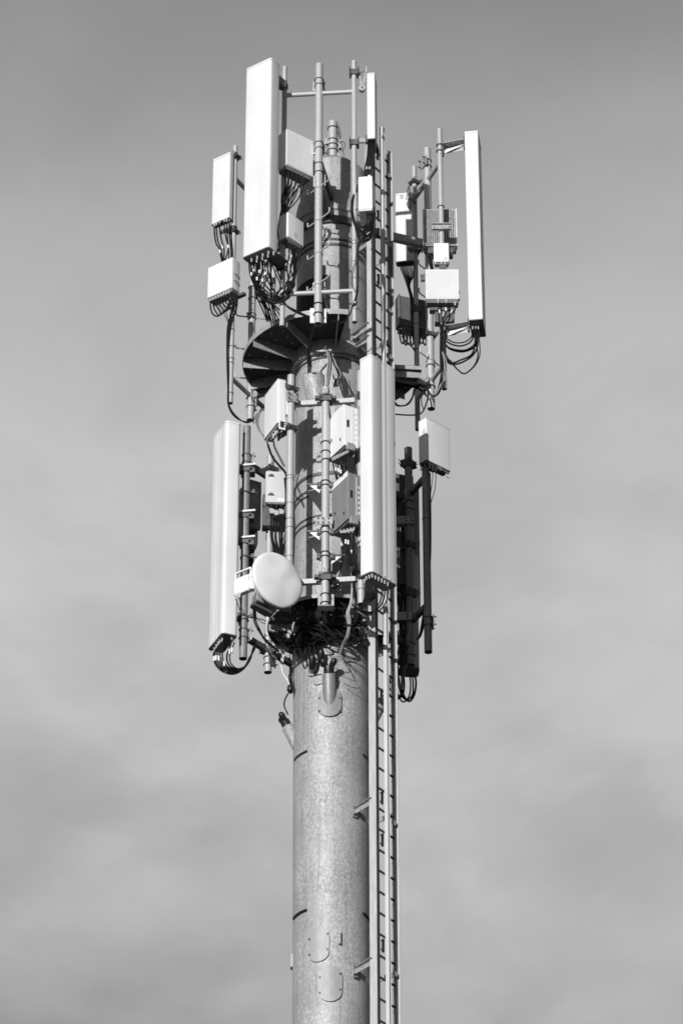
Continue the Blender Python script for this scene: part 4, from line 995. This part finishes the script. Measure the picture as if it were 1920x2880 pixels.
cable([(1217, 1330, -.12), (1215, 1352, -.10), (1210, 1390, -.06), (1206, 1420, -.04)], .005, t20)
cable([(1225, 1330, -.12), (1224, 1360, -.10), (1220, 1386, -.06), (1209, 1420, -.04), (1205, 1440, -.04)], .005, t20)
tiltbracket(f20, .425, .15, zat(pP, 1200), pP, t20, .035); tiltbracket(f20, .425, .15, zat(pP, 1300), pP, t20, .05)
# 21 large shaded panel behind the lower right frame
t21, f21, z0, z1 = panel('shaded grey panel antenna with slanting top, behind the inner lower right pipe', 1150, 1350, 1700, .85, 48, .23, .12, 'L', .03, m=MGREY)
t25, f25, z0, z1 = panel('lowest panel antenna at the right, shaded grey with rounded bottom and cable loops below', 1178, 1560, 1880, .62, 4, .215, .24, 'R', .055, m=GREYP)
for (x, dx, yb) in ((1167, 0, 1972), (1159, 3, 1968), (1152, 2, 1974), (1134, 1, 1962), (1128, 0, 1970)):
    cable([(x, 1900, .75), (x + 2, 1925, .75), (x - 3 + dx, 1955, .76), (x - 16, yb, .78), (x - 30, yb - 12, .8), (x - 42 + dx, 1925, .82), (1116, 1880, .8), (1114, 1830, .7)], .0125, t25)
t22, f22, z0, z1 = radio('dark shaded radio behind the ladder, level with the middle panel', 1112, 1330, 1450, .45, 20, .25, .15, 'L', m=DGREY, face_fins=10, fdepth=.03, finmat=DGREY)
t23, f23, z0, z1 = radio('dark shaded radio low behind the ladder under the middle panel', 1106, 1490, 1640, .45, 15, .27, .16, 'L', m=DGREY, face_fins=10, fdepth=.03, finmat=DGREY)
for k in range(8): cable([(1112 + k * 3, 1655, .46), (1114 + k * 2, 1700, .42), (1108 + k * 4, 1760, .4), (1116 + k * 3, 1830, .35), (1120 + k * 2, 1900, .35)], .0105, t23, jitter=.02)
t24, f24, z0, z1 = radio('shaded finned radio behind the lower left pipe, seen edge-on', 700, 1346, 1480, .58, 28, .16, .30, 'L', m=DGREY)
MB().hexa(f24.pt(.17, .02, (z0 + z1) / 2), f24.u * .004, f24.n * .03, UP * (z1 - z0) * .5).build('side_plate', GREYP, t24, bevel=.002)
for k in range(5):
    x = 702 + k * 5; cable([(x, 1490, .6), (x + 1, 1510, .6), (x - 1, 1535, .6), (700 + k * 3, 1560, .6), (698 + k * 4, 1620, .6)], .0105, t24)

# ------------------------------------------------------------------ the dish
DC = P(781, 1630, -1.38); DA = 37; dn = (av(DA) - UP * .02).normalized(); du = uv(DA); dv_ = du.cross(dn).normalized()
if dv_.z < 0: dv_ = -dv_
dish = thing('dish_antenna', 'round white microwave dish at the lower left, facing right with a box behind it', 'dish antenna', DC - UP * .4)
RD = .366; b = MB(); rows = [(0, .055), (.15, .054), (.35, .050), (.55, .043), (.75, .033), (.9, .020), (.975, .010), (1.0, -.004), (1.0, -.034), (.97, -.052), (.7, -.12), (.4, -.155), (.15, -.165)]
seg = 64; ridx = []
for (fr, dp) in rows:
    base = len(b.v)
    for k in range(seg):
        a = 2 * math.pi * k / seg; rr = RD * max(fr, .002)
        wob = .018 * noise.noise(Vector((math.cos(a) * fr * 1.6, math.sin(a) * fr * 1.6, 4.2))) if dp > .005 else 0
        b.v.append(DC + du * rr * math.cos(a) + dv_ * rr * math.sin(a) + dn * (dp + wob))
    ridx.append(base)
for i in range(len(rows) - 1):
    for k in range(seg): b.f.append([ridx[i] + k, ridx[i] + (k + 1) % seg, ridx[i + 1] + (k + 1) % seg, ridx[i + 1] + k])
b.f.append([ridx[0] + k for k in range(seg)]); b.f.append([ridx[-1] + k for k in range(seg)][::-1])
b.build('radome', DISHM, dish, ang=50)
hub = DC - dn * .17
MB().tube([DC - dn * .12, DC - dn * .20, DC - dn * .24], [.16, .13, .09], 24).build('hub', STEEL, dish)
# mounting shroud under the dish
b = MB(); c = P(745, 1695, -1.20)
b.hexa(c, Vector((.13, .05, -.035)), Vector((-.03, .09, 0)), UP * .07); b.build('mount_shroud', PIPED, dish, bevel=.02)
MB().hexa(P(735, 1715, -1.23), Vector((.12, .05, -.04)), Vector((-.02, .05, 0)), UP * .018).build('mount_shroud', DSTEEL, dish, bevel=.004)
MB().bar(P(745, 1700, -1.15), P(768, 1745, -1.05), .02, .05).build('bracket', STEEL, dish, bevel=.003)
MB().bar(P(726, 1716, -1.15), P(750, 1730, -1.05), .03, .05).build('bracket', DSTEEL, dish, bevel=.003)
MB().bar(hub, at(pK, hub.z - .05), .08, .08).bar(P(745, 1695, -1.2), at(pK, hub.z - .2), .06, .06).build('bracket', DSTEEL, dish, bevel=.003)
# outdoor unit with carrying handle
fO = Fr(P(697, 1640, -1.25), -38, .235, 'R'); z1 = P(697, 1612, -1.25).z; z0 = P(697, 1658, -1.25).z
MB().prism(rr_profile(.235, .085, .02), [(z0, .01), (z0 + .012, 0), (z1 - .02, 0), (z1, .015)], fO).build('outdoor_unit', WHITE2, dish, ang=40)
b = MB().bar(fO.pt(.0, .05, z1 - .01), fO.pt(.0, .05, z1 + .09), .02, .03, Vector((0, 1, 0))).bar(fO.pt(-.008, .05, z1 + .10), fO.pt(.243, .05, z1 + .10), .03, .022).bar(fO.pt(.235, .05, z1 - .01), fO.pt(.235, .05, z1 + .10), .02, .03, Vector((0, 1, 0)))
b.build('handle', WHITE2, dish, bevel=.006)
b = MB()
for k in range(5): b.hexa(fO.pt(.242, .045, z0 + .06 + k * .032), fO.u * .004, fO.n * .022, UP * .006)
b.build('vent', GREYP, dish)
MB().tube([P(705, 1618, -1.27), P(716, 1622, -1.29)], .05, 16).hexa(P(709, 1640, -1.27), Vector((.03, 0, 0)), Vector((0, .04, 0)), UP * .10).build('coupler', WHITE2, dish, bevel=.006)
for k, (x, y) in enumerate(((665, 1680), (673, 1676))):
    connector(P(x, y - 6, -1.2), dish, .02, .06, CONN)
    cable([(x, y + 6, -1.2), (x + 4, y + 20, -1.15), (x + 11, 1718, -.7), (700, 1735, .1), (735, 1742, .2), (748, 1747, .3)], .007, dish)
for k in range(3):
    cable([(712 + k * 3, 1712, -1.15), (714 + k * 3, 1745, -.8), (722 + k * 3, 1765, .0), (736 + k * 2, 1790, .05), (755 + k * 3, 1812, .1), (784, 1830 + k * 2, .2)], .009, dish, BLACK if k else GREYC)
cable([(718, 1712, -1.1), (722, 1738, -.6), (735, 1750, .1), (746, 1754, .3)], .005, dish)

# ------------------------------------------------------------------ loose cable bundles along the mast
def bundle(label, loc, cat='cable bundle'):
    return thing('cable_bundle', label, cat, loc, 'cable bundles tied to the mast')
b1 = bundle('black cables dropping from the middle top pipe into the upper cable port', P(870, 960, -.9))
for k in range(3): cable([(793 - k * 2, 838 + k * 3, -1.3), (806, 858 + k * 2, -1.28), (830, 872 + k * 3, -1.25), (864, 888 + k * 2, -1.2), (890, 900, -1.15)], .008, b1)
for k in range(3): cable([(880 + k * 2, 905, -1.1), (879 + k * 2, 925, -1.05), (871 + k * 2.2, 955, -.95), (866 + k * 2, 985, -.85), (866 + k * 3, 1010, -.78), (868 + k * 4, 1032, -.74)], .0085, b1)
b2 = bundle('grey cables sprouting from the top of the lower middle pipe and curling down', P(921, 1080, -1.05))
for k in range(4): cable([(918 + k * 2, 1084, -1.05), (919 + k * 3, 1050, -1.03), (923 + k * 3, 1015, -.95), (919 + k * 2, 990, -.8), (914, 975, -.7)], .009, b2, GREYC if k % 2 == 0 else BLACK)
for k in range(5): cable([(922, 988 + k, -.75), (934 + k * 2, 1002 + k * 2, -.78), (944 + k, 1025, -.8), (951 + k * 2, 1045 + k * 3, -.8), (948 - k * 2, 1066 + k * 4, -.8), (944 - k, 1078 + k * 3, -.8)], .006, b2, GREYC if k % 2 else BLACK, jitter=.012)
cable([(926, 1000, -.76), (930, 1035, -.78), (938, 1062, -.8), (946, 1068, -.8)], .010, b2, GREYC)
cable([(950, 1010, -.8), (954, 1040, -.8), (962, 1050, -.8), (952, 1030, -.8)], .005, b2)
MB().hexa(P(946, 1078, -.81), Vector((.03, 0, 0)), Vector((0, .02, 0)), UP * .045).build('splice', DSTEEL, b2, bevel=.01)
b3 = bundle('light grey tied cables hanging in an S from the lower crossbar over the lower platform', P(975, 1740, -.9))
for k in range(4): cable([(988 + k, 1655, -.98), (984 + k * 1.6, 1694, -.98), (974 + k * 2.6, 1722, -.97), (975 + k * 3.4, 1742, -.96), (978 + k * 2, 1762, -.94), (972 + k * 2.4, 1790, -.85), (960 + k * 2, 1815, -.72), (952 + k * 1.5, 1842, -.6)], .006, b3, GREYC)
for k in range(3): cable([(952 + k * 3, 1693, -.9), (964 + k * 2, 1702, -.92), (973, 1716 + k, -.95), (981 + k, 1734, -.95)], .005, b3)
MB().tube([P(979, 1757, -.95), P(979, 1761, -.95)], .026, 8).build('cable_tie', BLACKR, b3)
b4 = bundle('black cables arching down under the upper platform at the right', P(1130, 1130, .2))
for k in range(3): cable([(1108, 1128 + k * 4, .1), (1120, 1140 + k, .15), (1142 + k * 2, 1138, .25), (1158 + k, 1118, .35), (1163 + k * 2, 1095, .4)], .009, b4)
for k in range(7): cable([(1100, 1115 + k, .3), (1118, 1085 - k * 2, .5), (1150, 1072 + k * 2, .5), (1178 + k, 1085 + k * 2, .45), (1190 + k * 2, 1105 + k * 2, .4)], .009, b4, jitter=.03)
cable([(1112, 1165, -.2), (1135, 1167, -.1), (1165, 1167, 0), (1186, 1160, .1), (1197, 1138, .2), (1205, 1110, .4)], .011, b4)
cable([(1190, 1150, .1), (1185, 1135, .3), (1184, 1110, .45)], .009, b4)
b5 = bundle('thick black bundle clinging to the outer lower right pipe', P(1205, 1600, 0))
for k in range(4): cable([(1203 + k * 1.5, 1330, .02), (1203 + k * 2, 1400, .02), (1204 + k * 2, 1480, .0), (1204 + k * 1.8, 1560, .0), (1202 + k, 1620, .0), (1196 + k, 1680, .0), (1188 + k * 2, 1740, .05), (1180 + k, 1785, .15), (1172, 1800, .3)], .0125, b5)
b6 = bundle('slack cable coil beside the foot of the upper left frame', P(740, 1180, .3))
for k in range(6): cable([(742, 1148 + k, .6), (730 - k * 2, 1165, .55), (726 - k * 1.5, 1190, .45), (732 - k, 1212, .35), (742, 1226 + k, .2)], .006, b6, GREYC if k % 2 else BLACK)
cable([(735, 1150, .8), (712, 1180, .7), (715, 1190, .6)], .008, b6)
b7 = bundle('black cables with thin grey wires hanging on the mast under the lower platform', P(960, 1850, -.5))
for k in range(5): cable([(900 + k * 18, 1700, -.7), (905 + k * 10, 1730 + k, -.75), (930 + k * 5, 1755, -.72), (960 + k * 6, 1748 + k * 3, -.7), (1000 + k * 4, 1730, -.68)], .012, b7, jitter=.012)
cable([(940, 1878, -.62), (958, 1886, -.58), (977, 1892, -.55), (983, 1888, -.55), (970, 1862, -.56), (957, 1845, -.6)], .0038, b7)
cable([(961, 1848, -.56), (975, 1868, -.54), (990, 1900, -.52), (1008, 1932, -.50), (1000, 1935, -.51), (982, 1930, -.53), (964, 1920, -.55)], .0038, b7)
cable([(870, 1901, -.58), (876, 1903, -.60), (890, 1899, -.62), (904, 1896, -.62)], .0085, b7)
for k in range(3): cable([(957, 1838, -.56), (975, 1846 + k * 4, -.6), (1000, 1850 + k * 6, -.62), (1012, 1838 + k * 6, -.58), (1004, 1815, -.5)], .0055, b7)
for k in range(3): cable([(915, 1815 + k * 6, -.6), (925, 1826 + k * 5, -.62), (948, 1820 + k * 6, -.62), (962, 1800 + k * 5, -.6), (990, 1795 + k * 4, -.58)], .0035, b7)
for k in range(12):
    x = 862 + k * 3; cable([(x, 1715, -.5), (x + 18, 1708 + k % 4 * 4, -.6), (x + 34, 1722 + k % 3 * 6, -.62), (x + 28, 1742 + k % 5 * 3, -.58), (x + 4, 1745, -.55), (x - 8, 1728, -.52)], .010, b7, BLACK, jitter=.008)
b8 = bundle('tangle of black cables at the left edge of the mast below the dish', P(820, 1850, -.2))
for k in range(10): cable([(775 + k * 5, 1760 + k * 3, -.2), (780 + k * 5, 1790, -.3), (800 + k * 3, 1812 + k * 2, -.4), (820 + k * 4, 1800 + k * 4, -.48), (840 + k * 3, 1780, -.52)], .012, b8, jitter=.015)
for k in range(5): cable([(786 + k, 1824, .0), (795 + k, 1838, -.02), (788 + k * 2, 1866, -.05), (794 + k, 1895, -.1), (806 + k * 2, 1915, -.15), (814 + k, 1930, -.2)], .006, b8, GREYC if k % 2 == 0 else TAPE)
for k in range(6): cable([(810 + k, 1850, -.1), (818, 1880 + k * 3, -.15), (812 + k * 2, 1905, -.2), (818, 1930 + k * 2, -.25)], .005, b8, jitter=.02)
MB().hexa(P(778, 1768, -.25), Vector((.075, .02, -.02)), Vector((0, .02, 0)), UP * .028).build('splice', STEEL, b8, bevel=.004)
MB().hexa(P(802, 1800, -.25), Vector((.05, .0, .03)), Vector((0, .03, 0)), UP * .06).build('splice', DSTEEL, b8, bevel=.004)
MB().hexa(P(806, 1790, -.30), Vector((.04, .0, .0)), Vector((0, .02, 0)), UP * .03).build('splice', STEEL, b8, bevel=.004)
cable([(824, 1935, -.20), (811, 1950, -.15), (802, 1966, -.1), (799, 1984, -.06), (805, 2000, -.04), (810, 2010, -.02)], .009, b8)
MB().tube([P(822, 1925, -.2), P(818, 1932, -.2), P(817, 1942, -.2), P(820, 1949, -.2)], [.02, .045, .045, .02], 12).build('boot', BLACKR, b8, ang=60)
b9 = bundle('dark cables packed between the mast and the lower right frame', P(1120, 1600, .3))
for k in range(14):
    x = 1118 + (k * 7) % 34; cable([(x, 1420 + k * 3, .5), (x + random.uniform(-6, 6), 1520, .5), (x + random.uniform(-8, 8), 1620, .5), (x + random.uniform(-8, 8), 1740, .48), (x + random.uniform(-6, 6), 1840 + k * 3, .46)], .010, b9, jitter=.02)
b10 = bundle('black cables on the mast top pipe mounting, near the spigot', P(955, 420, -.05))
cable([(953, 398, -.05), (966, 400, -.1), (970, 412, -.1), (962, 425, -.08), (958, 415, -.05)], .005, b10)
cable([(957, 396, -.05), (964, 415, -.12), (966, 440, -.15), (964, 446, -.15)], .0035, b10)

sc_ = bundle('black splice closures and coiled cables crammed under the lower platform', P(930, 1760, -.6))
for (px, py, yy, rr, ln, az_) in ((882, 1735, -.66, .11, .16, 80), (968, 1738, -.66, .07, .26, 70), (1008, 1750, -.58, .06, .22, 60), (850, 1768, -.50, .09, .18, 100), (925, 1758, -.60, .06, .30, 88), (985, 1776, -.60, .05, .22, 75), (868, 1800, -.52, .06, .16, 80), (905, 1790, -.58, .05, .20, 85)):
    c = P(px, py, yy); e = uv(az_ - 90 + 20) * ln / 2
    MB().tube([c - e, c - e * .9, c + e * .9, c + e], [rr * .7, rr, rr, rr * .7], 16).build('splice_closure', BLACKR, sc_, ang=50)
for k in range(34):
    x = 838 + (k * 37) % 175; y = 1708 + (k * 23) % 85
    cable([(x - 20, y + 10, -.6), (x - 8, y - 6, -.68), (x + 14, y + 4, -.70), (x + 26, y + 22, -.66), (x + 8, y + 30, -.60), (x - 12, y + 20, -.58)], .0135, sc_, jitter=.012)
for k in range(5):
    x = 835 + k * 13; cable([(x, 1770, -.52), (x - 6, 1800, -.56), (x - 4 + k, 1832, -.56), (x + 6, 1850 - k * 3, -.55), (x + 14, 1815, -.54), (x + 14, 1780, -.52)], .0125, sc_, jitter=.008)

# spigot fittings
sp = thing('lamp_bracket', 'black clamp and fittings strapped to the spigot on top of the mast', 'bracket', P(950, 400, 0))
for yy in (354, 388, 402, 417):
    z = Z(yy, -.065); MB().torus(Vector((0, 0, z)), .07, .007).build('strap', BLACKR, sp)
MB().plate([P(949, 352, 0), P(955, 358, 0), P(959, 380, 0), P(955, 392, 0), P(948, 370, 0)], .05).build('arm', DSTEEL, sp)
MB().hexa(P(956, 408, .0), Vector((.02, 0, 0)), Vector((0, .03, 0)), UP * .07).build('box', STEEL, sp, bevel=.004)
MB().hexa(P(918, 398, .0), Vector((.03, 0, 0)), Vector((0, .02, 0)), UP * .05).build('box', BRIGHT, sp, bevel=.004)
MB().bar(P(912, 428, -.1), P(921, 432, -.1), .02, .02).build('arm', DSTEEL, sp)
